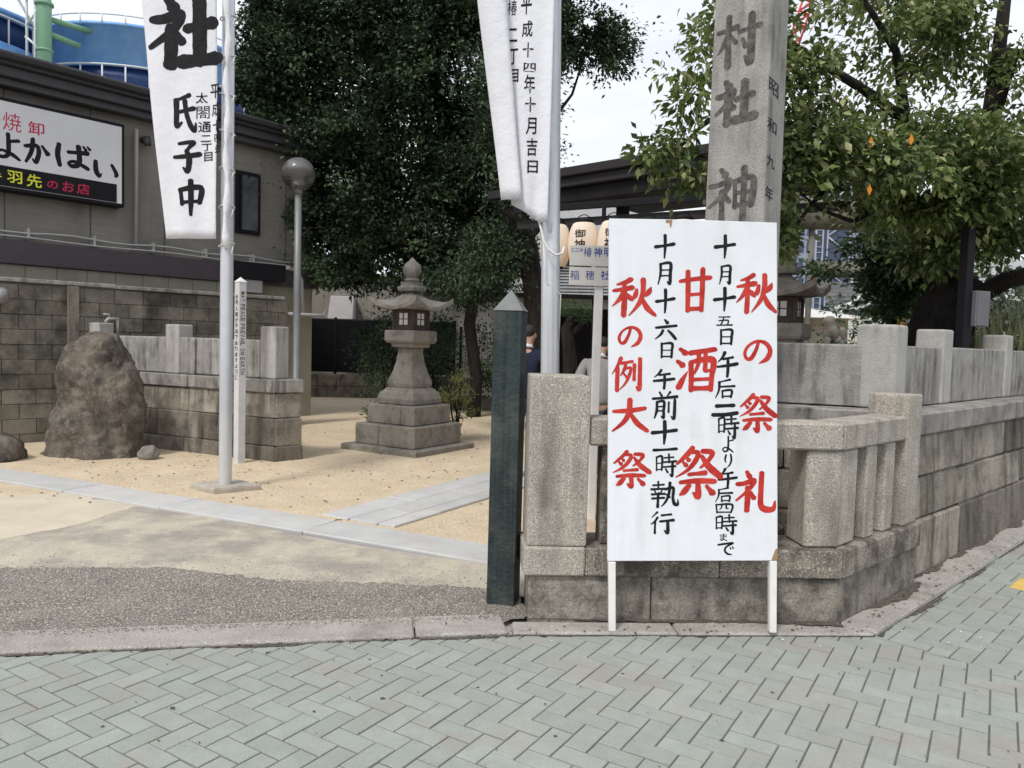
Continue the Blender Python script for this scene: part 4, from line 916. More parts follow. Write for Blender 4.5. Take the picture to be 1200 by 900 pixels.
def banner(name, label, par_x, Y, left, ztop, zbot, poleside, inks, fold, ny=40, nx=14, bottom=None, group=None):
    """left(z): x of the free edge"""
    def surf(u, z):
        xl = left(z); x = xl+(poleside-xl)*u
        t = min(1, max(0, (z-zbot)/(ztop-zbot)))
        dy = fold*(math.sin(u*5.5+z*1.1)*.5+.35*math.sin(z*3.1+u*2)+.3*math.sin(u*11-z*2.3)*(1-t*.4))
        return Vector((x, Y-.07+dy, z))
    vs = []; fs = []; NZ, NX = 60, 24
    for j in range(NZ+1):
        for i in range(NX+1):
            u = i/NX; zb_ = bottom(u) if bottom else zbot; z = zb_+(ztop-zb_)*j/NZ; vs.append(surf(u, z))
    for j in range(NZ):
        for i in range(NX): a = j*(NX+1)+i; fs.append((a, a+1, a+NX+2, a+NX+1))
    t = thing(name, label, 'banner', (par_x, Y, zbot)); o = from_data('cloth', vs, fs, K['cloth'], t, (0, 0, 0), 0, True)
    sol = o.modifiers.new('thickness', 'SOLIDIFY'); sol.thickness = .003; sol.offset = 0
    for nm, m, chars, kind_, kw in inks:
        # subdivide long strokes by mapping every vertex onto the cloth
        def fn(x, z, o_):
            xl = left(z); u = (x-xl)/(poleside-xl); p = surf(u, z); return (p.x, p.y-.0035-o_, p.z)
        letters(chars, lambda px, py: (D(px, py, Y-.07).x, D(px, py, Y-.07).z), fn, nm, m, t, kind_, **kw)
    return t, surf
Y1 = 7.48
def c1(px, py): p = D(px, py, Y1); return (p.x, p.z)
zA = D(0, 0, Y1)
def left1(z): return float(np.interp(z, [2.4, 4.75, 7.9], [D(197.5, 280, Y1).x, D(168, 0, Y1).x, D(155, -120, Y1).x-.05]))
big = [('社', 176, -4, 254, 79), ('氏', 200, 110, 230, 156), ('子', 205, 164, 234, 203), ('中', 208, 211, 240, 253)]
sml = [('太', 229, 108, 243, 121), ('閤', 230, 124, 245, 139), ('通', 232, 142, 247, 155), ('二', 235, 158, 247, 166), ('丁', 236, 168, 248, 177), ('目', 239, 178, 249, 189), ('平', 246, 98, 258, 115), ('成', 248, 119, 258.5, 136), ('十', 249, 140, 258.5, 153), ('四', 251, 157, 259, 166), ('年', 252, 169, 259, 182)]
zb1 = D(220, 281, Y1).z
b1, s1 = banner('festival_banner', 'long white festival banner with big black characters on the left flagpole', x1, Y1+.02, left1, 7.9, zb1, x1-.062, [('large_character', K['black_ink'], big, 'brush', dict(fat=1.3)), ('small_character', K['black_ink'], sml, 'font', dict(shear=.1))], .022, bottom=lambda u: zb1+.012*u-.0)
for i in range(9):
    z = 2.42+i*.36; xx = x1
    ring = [(xx+.072*math.cos(a)-.004, 7.55+.072*math.sin(a), z+.02*math.cos(a+i)) for a in np.linspace(0, 2*math.pi, 17)]
    tube('tie_cord', K['rope'], b1, ring, .007, 5); tube('tie_end', K['rope'], b1, [ring[2], (xx+.08, 7.49, z-.03), (xx+.07, 7.47, z-.10)], .005, 5)
hem = [(x1+.02+.012*math.sin(z*9), 7.475, z) for z in np.linspace(2.38, 7.8, 50)]
tube('gathered_hem', K['cloth'], b1, hem, [.028+.012*math.sin(i*1.9) for i in range(50)], 8)
Y2 = 5.06
def c2_(px, py): p = D(px, py, Y2); return (p.x, p.z)
zb2 = D(610, 250, Y2).z
def left2(z): return float(np.interp(z, [2.40, 3.77, 6.5], [D(600, 246, Y2).x, D(574, 0, Y2).x, D(551, -250, Y2).x]))
col2 = [(ch, 611+k*.9, y0, 611+k*.9+(12 if ch != '四' else 14), y1_) for k, (ch, y0, y1_) in enumerate(zip('平成十四年十月吉日', [-8, 24, 50, 74, 88, 114, 138, 162, 188], [17, 44, 68, 85, 110, 132, 158, 183, 203]))]
col2 += [(ch, 595.5+k*.6, y0, 605.5+k*.6, y1_) for k, (ch, y0, y1_) in enumerate(zip('椿二丁目', [0, 34, 58, 82], [19, 50, 77, 98]))]
def bot2(u): return zb2+.05-.11*min(1, u*1.3)
b2, s2 = banner('festival_banner', 'white banner with small vertical black characters folded against the right flagpole', x2, Y2+.02, left2, 6.5, zb2, x2-.085, [('character', K['black_ink'], col2, 'font', dict(shear=.08))], .026, bottom=bot2)
fl = []; ffs = []   # folded-back strip in front of the free edge
NZ = 50
for j in range(NZ+1):
    z = zb2+.07+(6.4-zb2)*j/NZ; xl = left2(z)
    for i, (dx, dy) in enumerate(((-.075, .02), (-.07, -.02), (0.02, -.05), (.06, -.055), (.085, -.045), (.085, -.035))): fl.append((xl+dx*(1+.15*math.sin(z*2)), Y2-.07+dy+.012*math.sin(z*3), z))
for j in range(NZ):
    for i in range(5): a = j*6+i; ffs.append((a, a+1, a+7, a+6))
o = from_data('folded_edge', fl, ffs, K['cloth'], b2, (0, 0, 0), 0, True); so = o.modifiers.new('thickness', 'SOLIDIFY'); so.thickness = .003
# strip of cloth wrapped on the pole carries part of another column
hem = [(x2-.062-.022*(z-2.3)/1.5+.006*math.sin(z*8), 5.10, z) for z in np.linspace(2.28, 6.3, 50)]
tube('gathered_hem', K['cloth'], b2, hem, [.016+.006*math.sin(i*1.3) for i in range(50)], 8)
pa_ = [D(629, 250, 5.05), D(634, 268, 5.04), D(637, 282, 5.03), D(642, 292, 5.02), D(651, 299, 5.02), D(659, 297, 5.03), D(661, 290, 5.06)]
tube('tie_rope', K['rope'], b2, pa_, .008, 6)
tube('tie_rope', K['rope'], b2, [D(636, 280, 5.05), D(640, 330, 5.08), D(657, 345, 5.11), D(655, 400, 5.12)], .004, 5)

# ------------------------------------------------------------------ stone lanterns
def sq_loft(name, mat, parent, cx, cy, ang, secs, smooth=False, bev=.0):
    """secs: (z, half width)"""
    vs = []; fs = []; a = R(ang); ca, sa_ = math.cos(a), math.sin(a)
    for z, h in secs:
        for x, y in ((-h, -h), (h, -h), (h, h), (-h, h)): vs.append((x*ca-y*sa_, x*sa_+y*ca, z))
    m = len(secs)
    for i in range(m-1):
        for k in range(4): p = i*4+k; q = i*4+(k+1) % 4; fs.append((p, q, q+4, p+4))
    fs.append((3, 2, 1, 0)); fs.append(tuple(range((m-1)*4, m*4)))
    o = from_data(name, vs, fs, mat, parent, (cx, cy, 0), 0, smooth)
    if bev: b = o.modifiers.new('bevel', 'BEVEL'); b.width = bev; b.segments = 2; b.limit_method = 'ANGLE'; b.angle_limit = R(40)
    return o
def stone_lantern(cx, cy, z0, ang, label):
    t = thing('stone_lantern', label, 'stone lantern', (cx, cy, z0)); S = K['lantern']
    def sl(n, m, secs, bev=.01): o = sq_loft(n, m, t, cx, cy, ang, [(z, h) for z, h in secs], bev=bev); o.location.z = 0; return o
    fr = Frame((cx, cy), ang)
    def tier(name, h, za, zb_, split):
        for s_ in (-1, 1):
            a0, a1 = (-h, split-.003) if s_ < 0 else (split+.003, h)
            fbox(name, S, t, fr, a0, a1, -h, h, za+z0, zb_+z0, bev=.014, rough=.003)
    tier('plinth_slab', .67, -.03, .085, .12); tier('base_block', .53, .087, .375, -.1); tier('base_block', .415, .378, .64, .18)
    sl('lotus_base', S, [(.642, .32), (.72, .325), (.80, .30), (.845, .255), (.875, .23)], .02)
    sl('shaft', S, [(.877, .215), (.93, .225), (.98, .215), (1.1, .175), (1.25, .14), (1.38, .125), (1.43, .13)], .008)
    sl('collar', S, [(1.432, .17), (1.445, .19), (1.475, .19), (1.49, .205)], .006)
    sl('platform', S, [(1.492, .235), (1.53, .262), (1.66, .262), (1.672, .25)], .012)
    hb = .165; z1, z2 = 1.674, 1.955
    sl('fire_box', K['lantern_box'], [(z1, hb-.02), (z2, hb-.02)], 0)
    for sx in (-1, 1):
        for sy in (-1, 1): fbox('corner_stile', K['lantern_box'], t, fr, sx*hb-.022, sx*hb+.022, sy*hb-.022, sy*hb+.022, z1+z0, z2+z0, bev=.004)
    for kf in range(4):
        ff_ = Frame((cx, cy), ang+90*kf)
        wp = fbox('window', K['paper'], t, ff_, -.075, .075, -hb-.004, -hb+.016, z1+.075+z0, z2-.045+z0, bev=0)
        fbox('frame_rail', K['lantern_box'], t, ff_, -hb+.024, hb-.024, -hb-.012, -hb+.02, z1+z0, z1+.07+z0, bev=.003); fbox('frame_rail', K['lantern_box'], t, ff_, -hb+.024, hb-.024, -hb-.012, -hb+.02, z2-.042+z0, z2+z0, bev=.003)
        for s_ in (-1, 1): fbox('frame_stile', K['lantern_box'], t, ff_, s_*.11-.032, s_*.11+.032, -hb-.008, -hb+.018, z1+.072+z0, z2-.044+z0, bev=0)
        for x in (-.0, ): fbox('glazing_bar', K['lantern_box'], wp, ff_, x-.007, x+.007, -hb-.011, -hb-.0045, z1+.073+z0, z2-.045+z0, bev=0)
        fbox('glazing_bar', K['lantern_box'], wp, ff_, -.076, .076, -hb-.009, -hb-.0042, z1+.148+z0, z1+.160+z0, bev=0)
    # roof with upswept corners
    vs = []; fs = []; n = 24; a = R(ang); Hh = .388
    def zt(u, v_):
        r = max(abs(u), abs(v_)); c = (abs(u)*abs(v_))**1.6*(r**2)
        return 2.03+.19*(1-r)**1.5*1.2 + .012*math.cos(r*9) + .125*c**1.3 - .02*(1-c)*(r > .8)*(r-.8)*5
    for side in (0, 1):
        for j in range(n+1):
            for i in range(n+1):
                u, v_ = -1+2*i/n, -1+2*j/n; c = (abs(u)*abs(v_))**4
                x, y = u*Hh*(1+.075*c), v_*Hh*(1+.075*c); r = max(abs(u), abs(v_))
                z = zt(u, v_) if side == 0 else min(zt(u, v_)-.045, 1.957+.10*(abs(u)*abs(v_))**3.2+.012*r)
                vs.append((x*math.cos(a)-y*math.sin(a), x*math.sin(a)+y*math.cos(a), z+z0))
    M_ = (n+1)**2
    for j in range(n):
        for i in range(n):
            p = j*(n+1)+i; fs.append((p, p+1, p+n+2, p+n+1)); fs.append((M_+p, M_+p+n+1, M_+p+n+2, M_+p+1))
    for i in range(n):
        for p, q in ((i+1, i), (n*(n+1)+i, n*(n+1)+i+1), (i*(n+1), (i+1)*(n+1)), ((i+1)*(n+1)+n, i*(n+1)+n)): fs.append((p, q, q+M_, p+M_))
    from_data('roof', vs, fs, S, t, (cx, cy, 0), 0, False)
    for o in t.children:
        if o.location.z == 0 and o.name.split('.')[0] in ('lotus_base', 'shaft', 'collar', 'platform', 'fire_box'): o.location.z = 0
    sl('neck', S, [(2.215, .135), (2.25, .145), (2.28, .145), (2.285, .115), (2.32, .11), (2.345, .12)], .01)
    lathe('jewel', S, t, (cx, cy, z0), [(.06, 2.345), (.10, 2.36), (.105, 2.385), (.07, 2.40), (.085, 2.42), (.118, 2.46), (.13, 2.51), (.12, 2.57), (.09, 2.61), (.05, 2.64), (.03, 2.665), (.005, 2.69)], 24)
    return t
def fix_local(t, z0):
    for o in t.children:
        if o.name.split('.')[0] in ('lotus_base', 'shaft', 'collar', 'platform', 'fire_box', 'neck'): o.location.z = 0
L1 = stone_lantern(-1.44, 10.82, 0.0, -32, 'grey stone lantern with curved roof standing on stepped base in the sand court'); fix_local(L1, 0)
copy_tree(L1, (2.98, 8.55, .17), 'mossy stone lantern half hidden behind the notice board and the retaining wall')
for o in (L1,): o['group'] = 'pair of stone lanterns'
for o in bpy.data.objects:
    if o.name.startswith('stone_lantern'): o['group'] = 'pair of stone lanterns'

# ------------------------------------------------------------------ dark steel canopy, lantern rack, signs
CF = FrameL((2.31, 9.4), 137.6)
cn = thing('steel_canopy', 'black steel canopy roof crossing behind the flagpole and stone pillar', 'canopy', (0, 11, 0))
ztop = 4.10
for z0, z1, d in ((3.86, 3.98, -.12), (3.73, 3.857, -.05), (3.53, 3.727, .04)): fbox('fascia_beam', K['roofdark' if z1 < 3.8 else 'fascia'], cn, CF, -.7, 2.55, d, d+.25, z0, z1, bev=.01)
fbox('roof_deck', K['roofdark'], cn, CF, -.7, 2.55, .3, 2.4, 3.73, 3.93, bev=0)
for a in (-.5, 1.7): fbox('column', K['roofdark'], cn, CF, a, a+.14, .7, .84, 0, 3.73)
fbox('side_beam', K['fascia'], cn, CF, 2.55, 3.75, .0, .12, 3.72, 3.84)
RK = FrameL((2.11, 8.48), 149.5)
rk = thing('lantern_rack', 'black metal rack of thin posts and rail holding paper lanterns', 'rack', (1, 9.4, 0))
fbox('top_rail', K['dark'], rk, RK, -1.4, 2.5, 0, .05, 3.16, 3.24)
fbox('lower_rail', K['fascia'], rk, RK, -1.4, 2.5, .10, .14, 2.98, 3.08)
for px in (702, 822, 640):
    r_ = (px-600)/900; a = (RK.o.x-r_*RK.o.y)/(r_*RK.u.y-RK.u.x); fbox('rack_post', K['dark'], rk, RK, a-.02, a+.02, -.045, -.002, 0, 3.158)
first = None
for k, px in enumerate((658, 690, 724, 763, 803, 843)):
    r_ = (px-604)/900; a = (RK.o.x-r_*RK.o.y)/(r_*RK.u.y-RK.u.x); p = RK(a, -.18)
    lab = ['paper lantern just behind the right flagpole, mostly hidden by it', 'cream paper lantern fully seen between flagpole and notice board', 'paper lantern whose right side is cut off by the notice board edge', 'paper lantern third from the left, only its top showing over the notice board', 'paper lantern fourth along, its top just over the notice board middle', 'paper lantern beside the stone pillar, only its black cap showing'][k]
    if first is None:
        t = thing('paper_lantern', lab, 'lantern', (p.x, p.y, 2.5), 'paper lanterns on the rack')
        prof = []
        for i in range(33):
            s_ = i/32; r = .105+.075*math.sin(math.pi*s_)**.55; prof.append((r+.003*(i % 2), .04+.50*s_))
        lathe('shade', K['lampaper'], t, (p.x, p.y, 2.5), prof, 24); lathe('cap', K['dark'], t, (p.x, p.y, 3.04), [(.11, 0), (.11, .03), (.07, .045), (.02, .05)], 20); lathe('bottom_ring', K['dark'], t, (p.x, p.y, 2.52), [(.1, 0), (.105, .02)], 20)
        tube('hanger', K['dark'], t, [(p.x-.1, p.y, 3.07), (p.x-.05, p.y, 3.12), (p.x, p.y, 3.14), (p.x+.05, p.y, 3.12), (p.x+.1, p.y, 3.07)], .006, 5)
        ik = Ink(); 
        for ch, zz in (('御', 2.98), ('神', 2.83), ('燈', 2.69)): ik.font(ch, -.065, zz, .065, zz-.13)
        def lmap(x, z, o_, p=p):
            s_ = (z-2.54)/.5; r = .105+.075*math.sin(math.pi*min(1, max(0, s_)))**.55+.006; a_ = x/r-.35; return (p.x+r*math.sin(a_), p.y-r*math.cos(a_), z)
        ik.build('lettering', K['black_ink'], t, lmap, WL[t.name])['kind'] = 'stuff'; first = t; t.location.z = 2.42
    else: copy_tree(first, (p.x, p.y, 2.42 if k < 3 else 2.385), lab)
SY = 6.75
sx = D(693, 600, SY).x
sp_ = thing('guide_sign', 'two white name boards with blue characters on a thin white post behind the granite pillar', 'sign', (sx, SY, 0))
SG = Frame((sx, SY), 3)
fbox('sign_post', K['white_paint'], sp_, SG, -.035, .035, -.02, .05, 0, 2.26)
for (y0, y1, nm) in ((288, 312, 'upper'), (313.5, 335, 'lower')):
    za, zb_ = D(690, y0, SY-.03).z, D(690, y1, SY-.03).z; fbox('name_board', K['tin_white'], sp_, SG, D(667, 300, SY).x-sx, D(667, 300, SY).x-sx+.62, -.045, -.022, zb_, za, bev=.003)
def gconv(px, py): p = D(px, py, SY-.05); return (p.x-sx, p.z)
def gmap(x, z, o): p = SG(x, -.0465-o); return (p.x, p.y, z)
letters([('椿', 684, 290, 693, 301), ('神', 696, 290, 705, 301), ('明', 708, 290, 717, 301), ('社', 720, 290, 729, 301), ('稲', 668, 317, 678, 328), ('穂', 686, 317, 696, 328), ('社', 704, 317, 714, 328), ('こ', 669, 291, 673, 295), ('こ', 674, 291, 678, 295), ('は', 679, 291, 683, 295)], gconv, gmap, 'character', K['blue_ink'], sp_, 'font')

# low tiled gatehouse seen under the canopy
th = thing('tiled_gatehouse', 'small dark wooden hall with tiled roof behind the paper lanterns', 'building', (1.2, 16, 0))
TF = Frame((.55, 15.5), -8)
fbox('wall', K['roofdark'], th, TF, .2, 3.4, 1.2, 1.4, 0, 2.3, bev=0)
for a in (.2, 1.0, 2.4): fbox('pillar', K['bark'], th, TF, a, a+.14, .1, .24, 0, 2.45)
for r in range(9):
    for i in range(16):
        z = 2.55+r*.075; d = -.3+r*.17
        if i < 16: fbox('roof_tile', K['tile'], th, TF, -.3+i*.25, -.3+i*.25+.235, d, d+.19, z, z+.035, bev=0)
    fbox('tile_lip', K['tile_edge'], th, TF, -.3, 3.7, d-.015, d-.002, z+.012, z+.036, bev=0)
hg = None

# torii beam on the right, modern tower, crane, roofs
ty = 13.5
tr = thing('torii_gate', 'weathered stone gate beam showing through the leaves above the right lantern', 'torii gate', (D(985, 300, ty).x, ty, 0))
pa, pb = D(931, 250, ty), D(1100, 250, ty)
tube('top_beam', K['torii'], tr, [(pa.x, ty, pa.z), (pb.x, ty, pa.z+.0)], .27, 16); tube('tie_beam', K['torii'], tr, [(pa.x+.35, ty, pa.z-.95), (pb.x, ty, pa.z-.95)], .14, 14)
for px in (950, 1108): x = D(px, 300, ty).x; tube('column', K['torii'], tr, [(x, ty+.0, 0), (x, ty, pa.z-.25)], .05 if px < 1000 else .2, 14)
tw = thing('office_tower', 'blue-grey modern building with white braces seen through the tree', 'building', (D(965, 300, 60).x, 60, 0))
TW = Frame((D(932, 300, 58).x, 58), 0)
hT = D(960, 185, 58).z
fbox('wall', K['tower'], tw, TW, 0, 5.6, 0, 5, 0, hT, bev=0)
fbox('stair_glass', K['tower_glass'], tw, TW, 1.5, 3.9, -.06, -.005, 1, hT-.5, bev=0)
for a in (1.4, 1.9, 2.25, 3.9, 4.15): fbox('mullion', K['tower_frame'], tw, TW, a, a+.09, -.2, -.065, 1, hT-.4, bev=0)
for i in range(11):
    z = 1.3+i*1.25; s_ = 1 if i % 2 else -1
    tube('brace', K['tower_frame'], tw, [TW.p3(2.3 if s_ > 0 else 3.9, -.15, z), TW.p3(3.9 if s_ > 0 else 2.3, -.15, z+1.2)], .07, 6)
    for k in range(3): fbox('sill', K['tower_frame'], tw, TW, 1.5, 1.9, -.14, -.064, z+k*.41, z+k*.41+.05, bev=0)
    fbox('window', K['tower_glass'], tw, TW, .25, .6, -.03, -.004, z, z+.8, bev=0); fbox('window', K['tower_glass'], tw, TW, .8, 1.15, -.03, -.004, z, z+.8, bev=0)
cr = thing('tower_crane', 'red lattice crane jib far behind the tree top right of the stone pillar', 'crane', (D(930, 60, 90).x, 90, 0))
ja, jb = D(918, 68, 90), D(951, -30, 90); off = Vector((1.3, 0, .2)); seg = []
for k in (0, 1): seg.append([ja+off*k, jb+off*k])
for i in range(14): p = ja.lerp(jb, i/14); q_ = ja.lerp(jb, (i+1)/14); seg.append([p+off*(i % 2), q_+off*((i+1) % 2)])
tubes('jib', K['crane'], cr, seg, .13, 5); tube('mast', K['crane'], cr, [(ja.x, 90, 0), tuple(ja)], .5, 4)
ap = thing('apartment_block', 'pale apartment building glimpsed behind the trunk at the right edge', 'building', (D(1150, 300, 34).x, 34, 0))
AF = Frame((D(1085, 300, 34).x, 34), 6)
fbox('wall', K['plaster_white'], ap, AF, 0, 7, 0, 6, 0, 5.8, bev=0)
for r in range(3):
    for i in range(5): fbox('window', K['darkglass'], ap, AF, .4+i*1.3, 1.2+i*1.3, -.03, -.003, 1.0+r*1.6, 1.9+r*1.6, bev=0)
    fbox('balcony', K['tin_white'], ap, AF, .1, 6.9, -.5, -.035, .75+r*1.6, .86+r*1.6, bev=0)
wr = thing('white_roof_shed', 'white metal roofed shed behind the right stone lantern', 'shed', (D(960, 365, 18).x, 18, 0))
WR = Frame((D(925, 360, 17).x, 17), 0)
prism('shed_roof', K['tin_white'], wr, WR.rect(-.5, 1.75, -.4, 2.5), D(960, 372, 16.6).z, D(960, 372, 16.6).z+.34, top=WR.rect(-.5, .5, 1.4, 2.4), bev=0)
fbox('shed_wall', K['plaster'], wr, WR, -.3, 1.4, .2, 2.2, 0, D(960, 372, 16.6).z-.003, bev=0)
wv = thing('white_hoarding', 'plain white board with a dark window strip beyond the stone guardian lion', 'hoarding', (D(1000, 385, 20).x, 20, 0))
fbox('board', K['tin_white'], wv, Frame((D(983, 385, 20).x, 20), 0), 0, 1.2, 0, .1, .2, D(1000, 372, 20).z, bev=0)
fbox('window_strip', K['darkglass'], wv, Frame((D(986, 385, 20).x, 19.98), 0), 0, .7, 0, .015, D(1000, 372, 20).z+.02, D(1000, 363, 20).z, bev=0)
tl = thing('tiled_hall', 'dark tiled hall roof with pale curved edge under the tree foliage', 'building', (D(1010, 350, 21).x, 21.5, 0))
TH = Frame((D(984, 345, 21).x, 21), 10)
zt_ = D(985, 362, 21).z
for r in range(7): fbox('roof_course', K['tile'], tl, TH, -.1+r*.10, 5-r*.1, r*.28, r*.28+.3, zt_+r*.13+.02, zt_+r*.13+.11, bev=.0)
tube('verge_tile', K['tile_edge'], tl, [TH.p3(-.15, -.05, zt_+.0), TH.p3(.3, -.05, zt_+.12), TH.p3(.9, -.05, zt_+.55), TH.p3(1.3, -.05, zt_+.95)], .07, 8)
tube('verge_tile', K['tile_edge'], tl, [TH.p3(-.15, -.3, zt_-.12), TH.p3(.5, -.3, zt_+.05), TH.p3(1.2, -.3, zt_+.45)], .05, 8)
fbox('hall_wall', K['plaster'], tl, TH, .4, 4.6, .3, 1.6, 0, zt_, bev=0)
osn = thing('orange_sign', 'small orange post and round sign peeking over the stone wall', 'sign', (D(1048, 380, 15).x, 15, 0))
fbox('post', K['orange_leaf'], osn, Frame((D(1044, 380, 15).x, 15), 0), 0, .07, 0, .05, 0, D(1046, 366, 15).z); 
bm = bmesh.new(); bmesh.ops.create_cone(bm, cap_ends=True, segments=20, radius1=.09, radius2=.09, depth=.02); bm.transform(Matrix.Rotation(R(90), 4, 'X'))
from_bm('disc', bm, K['orange_leaf'], osn, tuple(D(1056, 377, 15)))

# black steel post with control box
bpx = D(1127, 407, 7.3)
kp = thing('steel_post', 'black square steel post inside the planting bed rising into the tree', 'post', (bpx.x, 7.3, 1.5))
KF = Frame((bpx.x, 7.3), 20)
fbox('column', K['dark'], kp, KF, -.045, .045, -.045, .045, 1.52, 2.75); fbox('foot_plate', K['pipe'], kp, KF, -.11, .11, -.11, .11, 1.50, 1.518)
kb_ = thing('control_box', 'grey metal control box fixed to the black steel post', 'box', (bpx.x+.15, 7.3, 1.75))
za, zb_ = D(1140, 341, 7.3).z, D(1140, 383, 7.3).z
fbox('housing', K['box_grey'], kb_, KF, .047, .225, -.09, .06, zb_, za, bev=.008); fbox('door', K['box_grey'], kb_, KF, .055, .17, -.098, -.0915, zb_+.01, za-.01, bev=.002)
tube('cable', K['dark'], kb_, [KF.p3(.14, 0, zb_), KF.p3(.14, 0, zb_-.08), KF.p3(.08, 0, zb_-.13), KF.p3(.05, 0, zb_-.14)], .012, 6)

# ------------------------------------------------------------------ skinned figures
def skin(name, verts, edges, mat, parent, loc, sub=2, root=0):
    """verts: (x,y,z,r) or (x,y,z,rx,ry)"""
    me = bpy.data.meshes.new(name); me.from_pydata([v[:3] for v in verts], edges, []); o = bpy.data.objects.new(name, me); place(o, parent, loc)
    s = o.modifiers.new('skin', 'SKIN'); s.use_smooth_shade = True; s.branch_smoothing = .4
    for i, v in enumerate(verts):
        d = me.skin_vertices[0].data[i]; d.radius = (v[3], v[4] if len(v) > 4 else v[3]); d.use_root = (i == root)
    b = o.modifiers.new('sub', 'SUBSURF'); b.levels = sub; b.render_levels = sub; me.materials.append(mat); return o
def person(x, y, face, lean, label, jacket, trouser, H=1.70, armf=.15):
    """face: heading in degrees (0 = away along +Y), lean: forward bend of the spine"""
    t = thing('person', label, 'person', (x, y, 0)); fa = R(face); k = H/1.70
    fwd = Vector((-math.sin(fa), math.cos(fa), 0)); rt = Vector((math.cos(fa), math.sin(fa), 0)); up = Vector((0, 0, 1))
    ln = R(lean)
    def B(s, f, z):   # body space: s right, f forward, z up, bending above hips
        if z > .95: dz = z-.95; f2 = f*math.cos(ln)+dz*math.sin(ln); z2 = .95+dz*math.cos(ln)-f*math.sin(ln); f, z = f2, z2
        p = (rt*s+fwd*f+up*z)*k; return (p.x, p.y, p.z)
    def V_(s, f, z, r, r2=None): return (*B(s, f, z), r*k, (r2 or r)*k)
    vs = [V_(0, 0, .95, .13, .10), V_(0, 0, 1.12, .12, .09), V_(0, 0, 1.30, .14, .10), V_(0, -.01, 1.41, .075), V_(0, .0, 1.49, .052), V_(0, .025, 1.56, .078), V_(0, .02, 1.64, .072), V_(0, .10, 1.555, .020)]
    es = [(0, 1), (1, 2), (2, 3), (3, 4), (4, 5), (5, 6), (5, 7)]
    for s in (-1, 1):
        b = len(vs); vs += [V_(s*.09, 0, .90, .085), V_(s*.10, .01, .50, .055), V_(s*.10, -.02, .10, .04), V_(s*.10, .12, .04, .035)]; es += [(0, b), (b, b+1), (b+1, b+2), (b+2, b+3)]
        b = len(vs); vs += [V_(s*.18, 0, 1.37, .05), V_(s*.22, -.02, 1.12, .04), V_(s*.22, armf, .90, .028), V_(s*.21, armf+.03, .84, .022, .032)]; es += [(2, b), (b, b+1), (b+1, b+2), (b+2, b+3)]
        for f in range(4): c = len(vs); vs += [V_(s*.21, armf+.005+f*.019, .785, .0085), V_(s*.205, armf+.01+f*.019, .745+.006*abs(f-1.5), .0075)]; es += [(b+3, c), (c, c+1)]
        c = len(vs); vs += [V_(s*.185, armf+.05, .81, .009), V_(s*.175, armf+.06, .78, .008)]; es += [(b+3, c), (c, c+1)]
        c = len(vs); vs += [V_(s*.085, .01, 1.57, .014)]; es += [(5, c)]
    skin('body', vs, es, K['skin'], t, (x, y, 0))
    jv = [V_(0, 0, .86, .175, .125), V_(0, 0, .98, .165, .12), V_(0, 0, 1.14, .155, .115), V_(0, -.01, 1.30, .185, .135), V_(0, -.015, 1.41, .13, .10), V_(0, -.01, 1.445, .066)]
    je = [(0, 1), (1, 2), (2, 3), (3, 4), (4, 5)]
    for s in (-1, 1): b = len(jv); jv += [V_(s*.17, -.005, 1.375, .088), V_(s*.235, -.02, 1.12, .058), V_(s*.23, armf-.01, .92, .045)]; je += [(3, b), (b, b+1), (b+1, b+2)]
    skin('jacket', jv, je, jacket, t, (x, y, 0))
    tv = [V_(0, 0, .93, .15, .11)]; te = []
    for s in (-1, 1): b = len(tv); tv += [V_(s*.09, 0, .84, .105), V_(s*.10, .01, .50, .078), V_(s*.10, -.02, .09, .06)]; te += [(0, b), (b, b+1), (b+1, b+2)]
    skin('trousers', tv, te, trouser, t, (x, y, 0))
    for s in (-1, 1): skin('shoe', [V_(s*.10, -.05, .05, .045), V_(s*.10, .05, .045, .045), V_(s*.10, .17, .035, .036)], [(0, 1), (1, 2)], K['shoe'], t, (x, y, 0))
    skin('hair', [V_(0, -.03, 1.55, .07), V_(0, -.01, 1.63, .088), V_(0, .03, 1.665, .075)], [(0, 1), (1, 2)], K['hair'], t, (x, y, 0))
    skin('shirt_collar', [V_(.05, -.01, 1.455, .026), V_(0, -.05, 1.465, .026), V_(-.05, -.01, 1.455, .026)], [(0, 1), (1, 2)], K['shirt'], t, (x, y, 0))
    return t
p1 = D(615, 560, 8.6)
person(.165, 8.65, -12, 3, 'person in dark navy suit seen from behind, between the green post and granite pillar', K['suit_navy'], K['suit_navy'], 1.76)
person(.93, 8.3, -12, 24, 'person in light grey jacket leaning forward behind the white sign post', K['suit_grey'], K['trouser'], 1.70, armf=.3)
